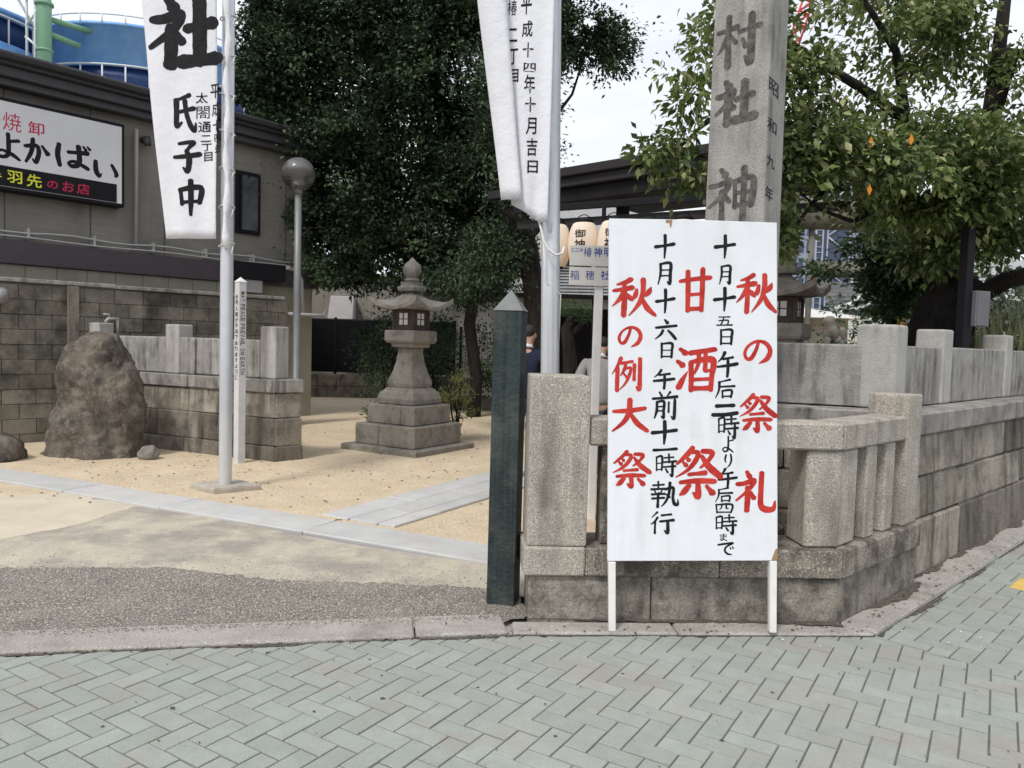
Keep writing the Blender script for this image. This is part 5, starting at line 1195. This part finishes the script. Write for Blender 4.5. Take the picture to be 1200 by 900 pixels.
# guardian lion statue
gl = D(975, 400, 12.5)
gt = thing('guardian_lion', 'small sitting stone guardian lion statue beyond the retaining wall', 'statue', (gl.x, 12.5, 0))
fbox('pedestal', K['grey_stone'], gt, Frame((gl.x, 12.5), -25), -.22, .22, -.3, .3, 0, 1.38, bev=.02); fbox('pedestal_cap', K['grey_stone'], gt, Frame((gl.x, 12.5), -25), -.27, .27, -.35, .35, 1.383, 1.48, bev=.02)
skin('lion_body', [(.12, .1, 1.60, .12), (.02, .0, 1.74, .13), (-.05, -.04, 1.90, .11), (-.10, -.06, 2.02, .12), (-.20, -.08, 2.0, .07), (-.14, -.14, 1.68, .05), (-.17, -.16, 1.52, .05), (-.10, .06, 1.68, .05), (-.14, .07, 1.52, .05), (.1, -.1, 1.53, .07), (-.02, -.14, 1.51, .05), (.22, .12, 1.75, .05), (.20, .12, 1.95, .06), (-.06, -.13, 2.10, .03), (-.06, .03, 2.10, .03)],
     [(0, 1), (1, 2), (2, 3), (3, 4), (2, 5), (5, 6), (2, 7), (7, 8), (0, 9), (9, 10), (0, 11), (11, 12), (3, 13), (3, 14)], K['lantern'], gt, (gl.x, 12.5, 0))

# ------------------------------------------------------------------ foliage
def leaves(name, mat, parent, cen, out, size, aspect=.42, droop=.35, loc=(0, 0, 0), seed=1, fold=.18):
    """cen Nx3 leaf bases, out Nx3 preferred direction; 2-triangle-pair folded leaves"""
    r = np.random.default_rng(seed); n = len(cen)
    d = out + r.normal(0, .55, (n, 3)); d[:, 2] -= droop; d /= np.linalg.norm(d, axis=1)[:, None]
    up = np.tile(np.array([[0, 0, 1.]]), (n, 1)) + r.normal(0, .45, (n, 3)); s = np.cross(d, up); s /= np.linalg.norm(s, axis=1)[:, None]+1e-9; nrm = np.cross(s, d)
    L_ = size*r.uniform(.65, 1.25, (n, 1)); W = L_*aspect
    b = cen; m1 = b+d*L_*.45+s*W*.5+nrm*L_*fold*.5; m2 = b+d*L_*.45-s*W*.5+nrm*L_*fold*.5; tip = b+d*L_-nrm*L_*.06; mid = b+d*L_*.48
    v = np.stack([b, m1, tip, m2, mid], 1).reshape(-1, 3) - np.array(loc)
    i0 = np.arange(n)[:, None]*5
    tri = np.concatenate([i0+[0, 4, 1], i0+[1, 4, 2], i0+[2, 4, 3], i0+[3, 4, 0]], 1).reshape(-1, 3)
    me = bpy.data.meshes.new(name); me.vertices.add(len(v)); me.vertices.foreach_set('co', v.astype(np.float32).ravel())
    me.loops.add(tri.size); me.loops.foreach_set('vertex_index', tri.astype(np.int32).ravel()); me.polygons.add(len(tri))
    me.polygons.foreach_set('loop_start', np.arange(0, tri.size, 3, dtype=np.int32)); me.polygons.foreach_set('loop_total', np.full(len(tri), 3, np.int32))
    me.update(); me.validate(); me.materials.append(mat); o = bpy.data.objects.new(name, me); return place(o, parent, loc)
def blob_points(blobs, per, crad, seed, flat_=.55):
    """blobs: (x,y,z,rx,ry,rz,nclumps) -> leaf bases and directions"""
    r = np.random.default_rng(seed); P = []; O = []
    for (x, y, z, rx, ry, rz, nc) in blobs:
        u = r.normal(size=(nc, 3)); u /= np.linalg.norm(u, axis=1)[:, None]; rad = r.uniform(.25, 1, (nc, 1))**.45
        cc_ = np.array([x, y, z]) + u*rad*np.array([rx, ry, rz])
        sz = crad*r.uniform(.5, 1.4, (nc, 1))
        for c, uu, s_ in zip(cc_, u, sz):
            k = max(6, int(per*r.uniform(.5, 1.5))); q_ = r.normal(size=(k, 3)); q_ *= s_*np.array([1, 1, flat_])*.6
            P.append(c+q_); o_ = q_/(np.linalg.norm(q_, axis=1)[:, None]+1e-6)*.8+uu*.4; O.append(o_)
    return np.concatenate(P), np.concatenate(O)
def proj(P):
    V = P-np.array([0, 0, CAM_H]); z = V@np.array(_F); return 600+F_PX*(V@np.array(_R2))/z, 450-F_PX*(V@np.array(_U2))/z
def nfield(P, k, seed):
    return np.array([mnoise.noise(Vector((x*k+seed, y*k, z*k))) for x, y, z in P])
def thin(P, O, keep): return P[keep], O[keep]
def pxblob(px, py, Y, rpx, rpy, ry, nc): p = D(px, py, Y); return (p.x, p.y, p.z, rpx*Y/900, ry, rpy*Y/900, nc)
def limb_set(base, targets, r0, seed):
    rr = random.Random(seed); out = []
    for tg in targets:
        a = Vector(base); b = Vector(tg); pts = []
        for i in range(7):
            t = i/6; p = a.lerp(b, t)+Vector([rr.uniform(-.12, .12)*(0 < t < 1) for _ in range(3)])*(b-a).length*.25; pts.append(p)
        out.append((pts, [r0*(1-.85*i/6) for i in range(7)]))
    return out
def build_limbs(name, mat, parent, limbs, loc):
    V, Fc = merge([tube_data([p-Vector(loc) for p in pts], rad, 8) for pts, rad in limbs]); o = from_data(name, V, Fc, mat, parent, loc, 0, True); return o

# large evergreen behind the lantern
TY = 15.6
tb = D(556, 440, TY); tb.z = 0
ev = thing('evergreen_tree', 'huge dark evergreen tree filling the upper middle behind the stone lantern', 'tree', (tb.x, TY, 0))
bl = [pxblob(420, 110, 15.6, 120, 125, 1.9, 420), pxblob(540, 80, 15.6, 110, 120, 1.9, 380), pxblob(335, 90, 15.2, 62, 62, 1.0, 110), pxblob(312, 70, 15.1, 38, 36, .6, 40), pxblob(340, 190, 15.2, 58, 60, 1.0, 120), pxblob(450, 215, 15.4, 110, 80, 1.4, 330),
      pxblob(560, 200, 15.6, 70, 90, 1.3, 220), pxblob(395, 290, 15.2, 62, 42, .9, 120), pxblob(480, 290, 15.6, 80, 50, 1.0, 190), pxblob(565, 300, 15.2, 48, 42, .8, 90), pxblob(350, 262, 14.8, 34, 26, .5, 36), pxblob(450, 0, 15.6, 160, 80, 1.6, 300), pxblob(600, -10, 15.6, 80, 60, 1.2, 110),
      pxblob(690, 45, 15.1, 42, 22, .5, 52), pxblob(715, 68, 15.0, 24, 11, .3, 22), pxblob(655, 30, 15.1, 30, 40, .6, 44), pxblob(650, 78, 15.1, 20, 12, .3, 14), pxblob(430, -120, 15.6, 150, 70, 1.5, 130), pxblob(300, 25, 15.2, 22, 18, .3, 12), pxblob(330, 5, 15.2, 26, 12, .4, 14), pxblob(300, 120, 15.2, 26, 34, .4, 26), pxblob(410, 322, 15.0, 34, 16, .5, 30)]
P, O = blob_points([(*q_[:6], int(q_[6]*.85)) for q_ in bl], 125, .46, 11, .42)
nf = nfield(P, 1.15, 4)+.5*nfield(P, 2.9, 8); u_, v_ = proj(P); lim_ = np.interp(v_, [0, 30, 110, 140, 200, 240, 258, 275, 290, 305, 330], [286, 272, 274, 297, 300, 302, 332, 324, 318, 328, 362])+10*nfield(P, 2.5, 3); P, O = thin(P, O, (nf > -.10) & (u_ > lim_))
Pi, Oi = blob_points([(q_[0], q_[1]+.3, q_[2], q_[3]*.74, q_[4]*.7, q_[5]*.74, int(q_[6]*.33)) for q_ in bl if q_[6] > 100], 20, .5, 12)
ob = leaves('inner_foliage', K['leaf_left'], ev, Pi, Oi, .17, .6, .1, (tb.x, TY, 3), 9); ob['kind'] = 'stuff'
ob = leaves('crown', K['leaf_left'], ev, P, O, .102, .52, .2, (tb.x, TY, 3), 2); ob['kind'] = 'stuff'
trunk = [Vector((tb.x, TY, -.05)), Vector((tb.x+.04, TY, .8)), D(550, 380, TY), D(558, 330, TY), D(548, 250, TY), D(520, 150, TY), D(500, 40, TY)]
lim = [(trunk, [.15, .125, .12, .125, .14, .12, .06])] + limb_set(trunk[3], [D(400, 120, 15.6), D(340, 180, 15.2), D(330, 90, 15.2), D(690, 50, 15.1), D(600, 100, 15.6), D(440, 20, 15.6), D(420, 280, 15.2), D(600, 280, 15.2), D(520, 20, 16.1)], .09, 4)
build_limbs('trunk', K['bark'], ev, lim, (tb.x, TY, 0))
# second dark trunk right behind the flagpole
t2 = D(628, 440, 12.2)
e2 = thing('evergreen_tree', 'dark slanting tree trunk with drooping foliage just left of the right flagpole', 'tree', (t2.x, 12.2, 0))
tr2 = [Vector((t2.x+.1, 12.2, -.05)), D(630, 400, 12.2), D(624, 330, 12.2), D(618, 290, 12.2), D(606, 255, 12.2), D(612, 180, 12.2), D(625, 90, 12.2), D(620, 20, 12.2)]
build_limbs('trunk', K['bark'], e2, [(tr2, [.2, .17, .16, .17, .16, .13, .1, .06])] + limb_set(tr2[3], [D(560, 290, 12.3), D(585, 320, 12.3), D(640, 250, 12.2), D(560, 210, 12.6)], .07, 8), (t2.x, 12.2, 0))
P, O = blob_points([pxblob(600, 150, 12.4, 46, 70, .6, 90), pxblob(588, 300, 12.2, 32, 34, .5, 60), pxblob(545, 330, 12.6, 44, 26, .5, 60), pxblob(604, 60, 12.4, 40, 60, .6, 60), pxblob(616, 232, 12.4, 26, 30, .4, 24)], 50, .32, 21)
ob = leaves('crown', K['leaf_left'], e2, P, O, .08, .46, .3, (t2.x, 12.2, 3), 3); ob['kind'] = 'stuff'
# dark shrubs in the shade
def shrub(label, px, py0, Y, w_, h_, mat, n, size, seed, per=40, crad=.16, aspect=.45):
    b = D(px, py0, Y); g = Vector((b.x, Y, 0)); t = thing('shrub', label, 'shrub', g)
    P, O = blob_points([(g.x, Y, h_*.55, w_/2, w_/2.5, h_*.45, n)], per, crad, seed)
    o_ = leaves('foliage', mat, t, P, O, size, aspect, .1, g, seed); o_['kind'] = 'stuff'
    rr = random.Random(seed); V, Fc = merge([tube_data([Vector((rr.uniform(-.05, .05), rr.uniform(-.05, .05), 0)), Vector((rr.uniform(-.12, .12)*w_, rr.uniform(-.1, .1), h_*.4)), Vector((rr.uniform(-.35, .35)*w_, rr.uniform(-.2, .2)*w_, h_*rr.uniform(.6, .9)))], [.018, .012, .005], 6) for _ in range(6)])
    from_data('stems', V, Fc, K['bark'], t, g, 0, True); return t
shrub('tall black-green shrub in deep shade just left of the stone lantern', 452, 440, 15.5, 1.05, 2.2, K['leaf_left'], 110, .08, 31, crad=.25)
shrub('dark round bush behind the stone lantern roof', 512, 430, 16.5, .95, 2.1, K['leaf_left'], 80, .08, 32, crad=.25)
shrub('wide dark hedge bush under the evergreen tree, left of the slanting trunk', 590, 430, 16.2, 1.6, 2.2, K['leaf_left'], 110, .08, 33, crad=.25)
shrub('light green young bush growing at the right foot of the stone lantern', 534, 497, 11.9, .62, 1.02, K['leaf_shrub'], 40, .055, 34, per=26, crad=.10)
shrub('small dark-leaved plant at the left foot of the stone lantern', 440, 480, 11.6, .36, .55, K['leaf_shade'], 14, .07, 35, per=18, crad=.08)

# large cherry tree on the right
RY = 8.9
rb_ = Vector((4.98, 8.75, 1.45))
rt_ = thing('cherry_tree', 'big leafy cherry tree with black trunk spreading over the retaining wall at right', 'tree', rb_)
tk = [D(1085, 412, RY), D(1096, 370, RY), D(1112, 325, RY), D(1138, 275, RY), D(1146, 215, RY), D(1158, 150, RY), D(1168, 80, RY), D(1180, -20, RY), D(1186, -120, RY)]
lim = [(tk, [.31, .24, .17, .105, .095, .09, .08, .06, .04]),
       ([tk[2], D(1150, 345, 8.6), D(1180, 328, 8.4), D(1225, 318, 8.2)], [.18, .13, .10, .09]), ([tk[3], D(1160, 222, 8.6), D(1190, 210, 8.4), D(1230, 196, 8.2)], [.12, .10, .09, .07]),
       ([tk[5], D(1185, 60, 8.8), D(1215, 70, 8.6)], [.1, .1, .1]),
       ([tk[2], D(1090, 290, 8.4), D(1052, 230, 8.0), D(1060, 130, 7.8), D(1050, 60, 7.6), D(1000, -20, 7.4)], [.12, .09, .07, .055, .04, .02]),
       ([tk[3], D(1080, 240, 8.2), D(1000, 190, 7.5), D(900, 150, 7.0), D(830, 140, 6.8), D(775, 195, 6.6)], [.09, .06, .045, .03, .02, .008]),
       ([tk[4], D(1100, 170, 8.2), D(1020, 110, 7.6), D(940, 60, 7.0), D(860, 10, 6.8), D(800, -30, 6.7)], [.08, .06, .045, .035, .02, .01]),
       ([D(1000, 190, 7.5), D(950, 240, 7.0), D(915, 290, 6.8)], [.035, .02, .008]), ([D(1052, 230, 8.0), D(1000, 260, 7.4), D(960, 245, 7.2), D(925, 215, 7.0)], [.04, .025, .015, .006])]
build_limbs('trunk', K['bark'], rt_, lim, rb_)
bl = [pxblob(1010, 200, 7.2, 72, 36, .7, 78), pxblob(955, 160, 6.9, 42, 46, .5, 46), pxblob(920, 215, 6.7, 11, 60, .25, 24), pxblob(968, 205, 6.9, 40, 16, .4, 18), pxblob(945, 95, 7.0, 30, 26, .4, 14), pxblob(985, 60, 7.2, 46, 16, .5, 16), pxblob(1020, 15, 7.4, 70, 22, .8, 34),
      pxblob(1075, 150, 7.8, 56, 18, .7, 20), pxblob(1110, 190, 7.6, 76, 34, .8, 74), pxblob(1085, 50, 8.4, 46, 40, .9, 40), pxblob(1150, 40, 8.4, 60, 44, .9, 70), pxblob(1190, 100, 8.3, 30, 60, .8, 36), pxblob(1060, 240, 7.6, 76, 26, .7, 60), pxblob(1175, 195, 7.8, 50, 34, .7, 46),
      pxblob(1060, -50, 8, 150, 36, 1.2, 90), pxblob(885, 5, 7.0, 46, 22, .6, 16), pxblob(908, 90, 6.9, 18, 90, .4, 26), pxblob(1172, 262, 7.9, 50, 34, .6, 40), pxblob(1000, 120, 7.8, 40, 12, .5, 10), pxblob(1120, 125, 8.2, 30, 14, .4, 8), pxblob(915, 285, 6.6, 10, 20, .2, 10), pxblob(1120, 265, 8.0, 40, 26, .5, 36), pxblob(1176, 285, 8.6, 36, 30, .5, 26), pxblob(1150, 235, 7.6, 50, 22, .5, 40), pxblob(1090, 300, 8.0, 26, 16, .4, 14), pxblob(960, 20, 7.2, 30, 18, .5, 12)]
P, O = blob_points([(*q_[:6], int(q_[6]*1.3)) for q_ in bl], 40, .25, 41, .5)
nf = nfield(P, 1.5, 2)+.4*nfield(P, 4, 5); u_, v_ = proj(P); rr_ = rng.random(len(P))
gap = (u_ > 934) & (u_ < 1008) & (v_ > 208) & (v_ < 350) & (rr_ < .86)
P, O = thin(P, O, (nf > np.where(v_ < 130, -.03, -.2)) & ~gap & ~((u_ > 921) & (u_ < 951) & (v_ < 62) & (rr_ < .75)))
ob = leaves('crown', K['leaf_right'], rt_, P, O, .094, .5, .5, rb_, 5); ob['kind'] = 'stuff'
# thin outer branch in front of the sky
tw_ = [(770, 185, 22, 16, 10), (795, 165, 18, 14, 9), (808, 125, 14, 18, 9), (820, 90, 12, 22, 8), (800, 205, 14, 14, 6), (822, 200, 10, 26, 9), (826, 60, 10, 20, 7), (795, 85, 12, 10, 3), (760, 178, 14, 8, 4), (826, 30, 10, 20, 6)]
P, O = blob_points([pxblob(a, b, 6.5, c, d, .25, e) for a, b, c, d, e in tw_], 16, .15, 43, .6)
ob = leaves('outer_foliage', K['leaf_right'], rt_, P, O, .10, .46, .55, rb_, 6); ob['kind'] = 'stuff'
V, Fc = merge([tube_data([p-rb_ for p in q_], r_, 5) for q_, r_ in [([D(850, 130, 6.7), D(815, 155, 6.6), D(780, 185, 6.5), D(748, 182, 6.5)], [.012, .009, .006, .003]), ([D(850, 60, 6.7), D(825, 90, 6.6), D(800, 120, 6.5)], [.012, .008, .003]), ([D(815, 155, 6.6), D(820, 200, 6.5), D(824, 222, 6.5)], [.008, .005, .003])]])
from_data('twig', V, Fc, K['bark'], rt_, rb_, 0, True)
for (px, py) in ((1021, 166), (1068, 163), (1019, 222)):
    p = D(px, py, 6.35); sz = .05
    from_data('leaf', [(0, 0, .045), (-.02, .0, 0), (0, .006, -.05), (.022, 0, -.005)], [(0, 1, 2, 3)], K['orange_leaf'], rt_, p)
# dark broad leaves under the cherry
mb_ = D(1040, 400, 9.6)
mt = thing('maple_tree', 'low dark green tree with dense leaves under the cherry, left of its trunk', 'tree', (mb_.x, 9.6, .2))
build_limbs('trunk', K['bark'], mt, [([Vector((mb_.x, 9.6, .1)), D(1045, 380, 9.6), D(1050, 310, 9.6), D(1030, 270, 9.5)], [.07, .06, .045, .02])] + limb_set(D(1050, 320, 9.6), [D(1010, 300, 9.4), D(1080, 290, 9.6), D(1020, 340, 9.4)], .025, 7), (mb_.x, 9.6, .2))
P, O = blob_points([pxblob(1056, 290, 9.6, 52, 26, .7, 100), pxblob(1042, 325, 9.5, 34, 16, .5, 50), pxblob(1050, 350, 9.6, 26, 24, .4, 46), pxblob(1085, 330, 9.9, 30, 30, .5, 50), pxblob(960, 318, 9.2, 14, 6, .2, 5)], 40, .2, 51, .4)
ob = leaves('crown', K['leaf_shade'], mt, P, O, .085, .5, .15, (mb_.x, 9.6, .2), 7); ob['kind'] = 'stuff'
shrub('green leafy plant showing over the wall beside the guardian lion', 1000, 400, 9.5, .5, 1.72, K['leaf_shade'], 26, .075, 61, per=16, crad=.12)
shrub('tangled pale bush behind the control box at the right edge', 1168, 420, 8.9, 1.1, 2.5, K['leaf_reed'], 90, .09, 62, per=30, crad=.2)
# reeds at the right edge
rx = D(1182, 415, 8.4)
rd = thing('reed_clump', 'tall drooping reed-like grass leaves at the right edge above the wall', 'plant', (rx.x, 8.4, 1.45))
rr = random.Random(5); V = []; Fc = []
for i in range(260):
    x = rr.uniform(-.5, .75); y = rr.uniform(-.3, .3); h = rr.uniform(.5, 1.25); bend = rr.uniform(-.35, .35); w_ = rr.uniform(.006, .013); b = len(V)
    for k in range(6):
        t = k/5; px_ = x+bend*t*t; z = h*(t-.28*t*t*t) ; V += [(px_-w_*(1-t*.9), y+bend*.4*t*t, z), (px_+w_*(1-t*.9), y+bend*.4*t*t+.004, z)]
    for k in range(5): Fc.append((b+2*k, b+2*k+1, b+2*k+3, b+2*k+2))
from_data('blades', V, Fc, K['leaf_reed'], rd, (rx.x, 8.4, 1.45))['kind'] = 'stuff'
# dark far planting that closes the gaps low behind the wall
shrub('dark hedge behind the tree trunk above the right-hand wall', 1130, 400, 13.5, 5.2, 3.1, K['leaf_shade'], 240, .11, 63, per=34, crad=.36)
# small pine under the canopy
pnx = D(670, 430, 11.0)
pn = thing('pine_tree', 'small crooked pine with green tuft seen under the tiled roof between the poles', 'tree', (pnx.x, 11, 0))
build_limbs('trunk', K['bark'], pn, [([Vector((pnx.x, 11, -.03)), D(668, 420, 11), D(664, 385, 11), D(672, 365, 11)], [.11, .10, .08, .04]), ([D(665, 395, 11), D(680, 382, 11), D(684, 372, 11)], [.05, .04, .02])], (pnx.x, 11, 0))
P, O = blob_points([pxblob(668, 360, 11, 26, 7, .25, 40), pxblob(684, 371, 11, 12, 5, .15, 12)], 34, .12, 71, .4)
ob = leaves('crown', K['leaf_shade'], pn, P, O, .05, .16, -.2, (pnx.x, 11, 1), 8); ob['kind'] = 'stuff'

# ------------------------------------------------------------------ litter: fallen leaves, grit, moss at wall feet
def scatter(name, mat, pts, size, label, seed, z=.0):
    r = random.Random(seed); V = []; Fc = []
    for x, y, zz in pts:
        a = r.uniform(0, 6.28); s_ = size*r.uniform(.5, 1.4); b = len(V); n = 5
        V += [(x+s_*(1 if k % 2 else .6)*math.cos(a+k*1.2566), y+s_*.7*math.sin(a+k*1.2566), zz+r.uniform(.001, .006)) for k in range(n)]; V.append((x, y, zz+s_*.35))
        Fc += [(b+k, b+(k+1) % n, b+n) for k in range(n)]
    o = from_data(name, V, Fc, mat, None); o['kind'] = 'stuff'; o['label'] = label; o['category'] = 'litter'; return o
r = random.Random(12); pts = []
for i in range(420):
    t = r.random()
    if t < .5: a = r.uniform(-.1, 7.5); p = F2(a, r.gauss(-.06, .05)-.03); pts.append((p.x, p.y, .016))
    else: a = r.uniform(-6, 1.8); p = F1(a, r.gauss(-.10, .05)) if a > 0 else KB+(KB-KA).normalized()*a+Vector((0, r.gauss(.0, .02))); pts.append((p.x, p.y, .014 if a > 0 else .004))
scatter('dry_litter', K['dry_leaf'], pts, .010, 'scattered dry leaf scraps and dirt along the foot of the walls and kerb', 3)
pts = [(r.uniform(-5.5, .2), r.uniform(6.8, 14), .012) for _ in range(520)]
scatter('court_litter', K['dry_leaf'], pts, .018, 'small dark leaf scraps and pebbles strewn over the sand court', 4)
pts = [(r.uniform(-2.5, 3), r.uniform(2.7, 4.1), .002) for _ in range(60)]
scatter('pavement_specks', K['dry_leaf'], pts, .006, 'tiny dark specks on the green pavers', 5)
pts = [(r.uniform(.2, 3.4), r.uniform(3.9, 4.3), .004) for _ in range(30)]
scatter('pale_grit', K['rope'], pts, .006, 'pale crumbs of grit near the board legs', 6)

def gravel(name, mat, parent, pts, size, seed):
    r = np.random.default_rng(seed); P = np.array(pts); n = len(P); oc = np.array([[1, 0, 0], [0, 1, 0], [-1, 0, 0], [0, -1, 0], [0, 0, 1.]])
    a = r.uniform(0, 6.28, n); sx = size*r.uniform(.4, 1.3, n); sy = sx*r.uniform(.6, 1, n); sz = sx*r.uniform(.35, .7, n)
    v = oc[None]*np.stack([sx, sy, sz], 1)[:, None, :]; c, s_ = np.cos(a)[:, None], np.sin(a)[:, None]
    v = np.stack([v[..., 0]*c-v[..., 1]*s_, v[..., 0]*s_+v[..., 1]*c, v[..., 2]], -1)+P[:, None, :]; v = v.reshape(-1, 3)
    f = (np.arange(n)[:, None, None]*5+np.array([[0, 1, 4], [1, 2, 4], [2, 3, 4], [3, 0, 4]])[None]).reshape(-1, 3)
    me = bpy.data.meshes.new(name); me.vertices.add(len(v)); me.vertices.foreach_set('co', v.astype(np.float32).ravel()); me.loops.add(f.size); me.loops.foreach_set('vertex_index', f.astype(np.int32).ravel())
    me.polygons.add(len(f)); me.polygons.foreach_set('loop_start', np.arange(0, f.size, 3, dtype=np.int32)); me.polygons.foreach_set('loop_total', np.full(len(f), 3, np.int32)); me.update(); me.materials.append(mat)
    o = bpy.data.objects.new(name, me); o['kind'] = 'stuff'; return place(o, parent, (0, 0, 0) if parent is None else WL[parent.name])
def inside(p, poly):
    c = False
    for i in range(len(poly)):
        a, b = poly[i], poly[i-1]
        if (a[1] > p[1]) != (b[1] > p[1]) and p[0] < (b[0]-a[0])*(p[1]-a[1])/(b[1]-a[1])+a[0]: c = not c
    return c
r = random.Random(77); pts = []
while len(pts) < 11500:
    x, y = r.uniform(-4.2, .12), r.uniform(3.5, 5.3)
    if inside((x, y), AGP): pts.append((x, y, .0125))
    elif y > 4.6 and x < -.1 and r.random() < math.exp(-(y-4.74)/.20)*.8: pts.append((x, y, .0085))
kd = (KB-KA).normalized(); kn = Vector((-kd.y, kd.x))
for _ in range(2600):
    t = r.uniform(1.6, 6.1); p = KA+kd*t; off = .27-abs(r.gauss(0, .035))-.02*(1+mnoise.noise(Vector((t*2, 0, 0)))); p = p+kn*off; pts.append((p.x, p.y, .0225))
g_ = gravel('gravel', K['gravel'], None, pts, .0062, 5); g_['label'] = 'small exposed pebbles in the rough strip behind the kerb'; g_['category'] = 'gravel'
pts = [(r.uniform(-6.5, .5), 5.6+abs(r.gauss(0, 3.5)), .0065) for _ in range(9000)]
pts = [p for p in pts if inside(p, [(-12, 7), (-6.05, 8.6), (.32, 5.55), (2, 5), (3, 30), (-12, 30)])]
g_ = gravel('sand_grit', K['pebble'], None, pts, .006, 6); g_['label'] = 'fine grit and pebbles lying on the sandy court'; g_['category'] = 'grit'
# dirt along wall feet; along the kerb also a thin shadow line painted in
def dirt_shadow_line(a, b, w, z, seed):
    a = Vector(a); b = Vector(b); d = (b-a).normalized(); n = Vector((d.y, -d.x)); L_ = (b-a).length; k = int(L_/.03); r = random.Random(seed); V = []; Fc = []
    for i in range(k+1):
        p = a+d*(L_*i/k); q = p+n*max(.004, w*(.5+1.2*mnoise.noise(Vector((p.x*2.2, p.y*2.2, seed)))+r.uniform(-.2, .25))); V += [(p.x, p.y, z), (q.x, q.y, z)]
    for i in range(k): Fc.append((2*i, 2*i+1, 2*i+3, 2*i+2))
    from_data('dirt_shadow_strip', V, Fc, K['dirt'], None)['kind'] = 'structure'
dirt_shadow_line(F1(.0, .012), F1(1.80, .012), .055, .0205, 1); dirt_shadow_line(F2(0, .012), F2(1.2, .012), .07, .0165, 2); dirt_shadow_line(FS(.0, -.02), FS(8, -.02), .08, .0165, 3)
dirt_shadow_line(KA+(KB-KA)*.2, KB, .04, .0035, 4); dirt_shadow_line((KB.x, KB.y), (KC.x, KC.y), .022, .0035, 5); dirt_shadow_line((2.04, 4.14), (6, 8), .04, .0035, 6)  # kerb lines: dirt plus the step's thin shadow, painted as a dark strip

# gently uneven, trodden sand
SP = [(-6.0, 8.45), (-1.5, 6.3), (-.6, 8.0), (.2, 9.5), (1, 13), (-8, 14), (-8, 9.4)]
SP2 = [(-.95, 5.98), (.2, 5.45), (.2, 7.2), (-.05, 7.6)]
relief('trodden_sand', K['sand'], -8, 1, 5.4, 14, 220, 210, .0095, .011, None, lambda x, y: inside((x, y), SP) or inside((x, y), SP2))['kind'] = 'structure'
# old chewing gum and drip spots on the pavers
r = random.Random(31); V = []; Fc = []
for px, py in [(391, 774), (433, 773), (447, 792), (448, 819), (314, 765), (202, 830), (368, 834), (651, 863), (560, 806), (905, 812), (1010, 760), (730, 790), (120, 852), (846, 868)]:
    p = G(px, py); b = len(V); q = r.uniform(.006, .012); V += [(p.x+q*r.uniform(.7, 1.2)*math.cos(k*.7854), p.y+q*r.uniform(.7, 1.2)*math.sin(k*.7854), .003) for k in range(8)]; Fc.append(tuple(range(b, b+8)))
o = from_data('gum_spots', V, Fc, K['dirt'], None); o['kind'] = 'stuff'; o['label'] = 'old dark gum spots trodden flat on the green pavers'; o['category'] = 'stains'
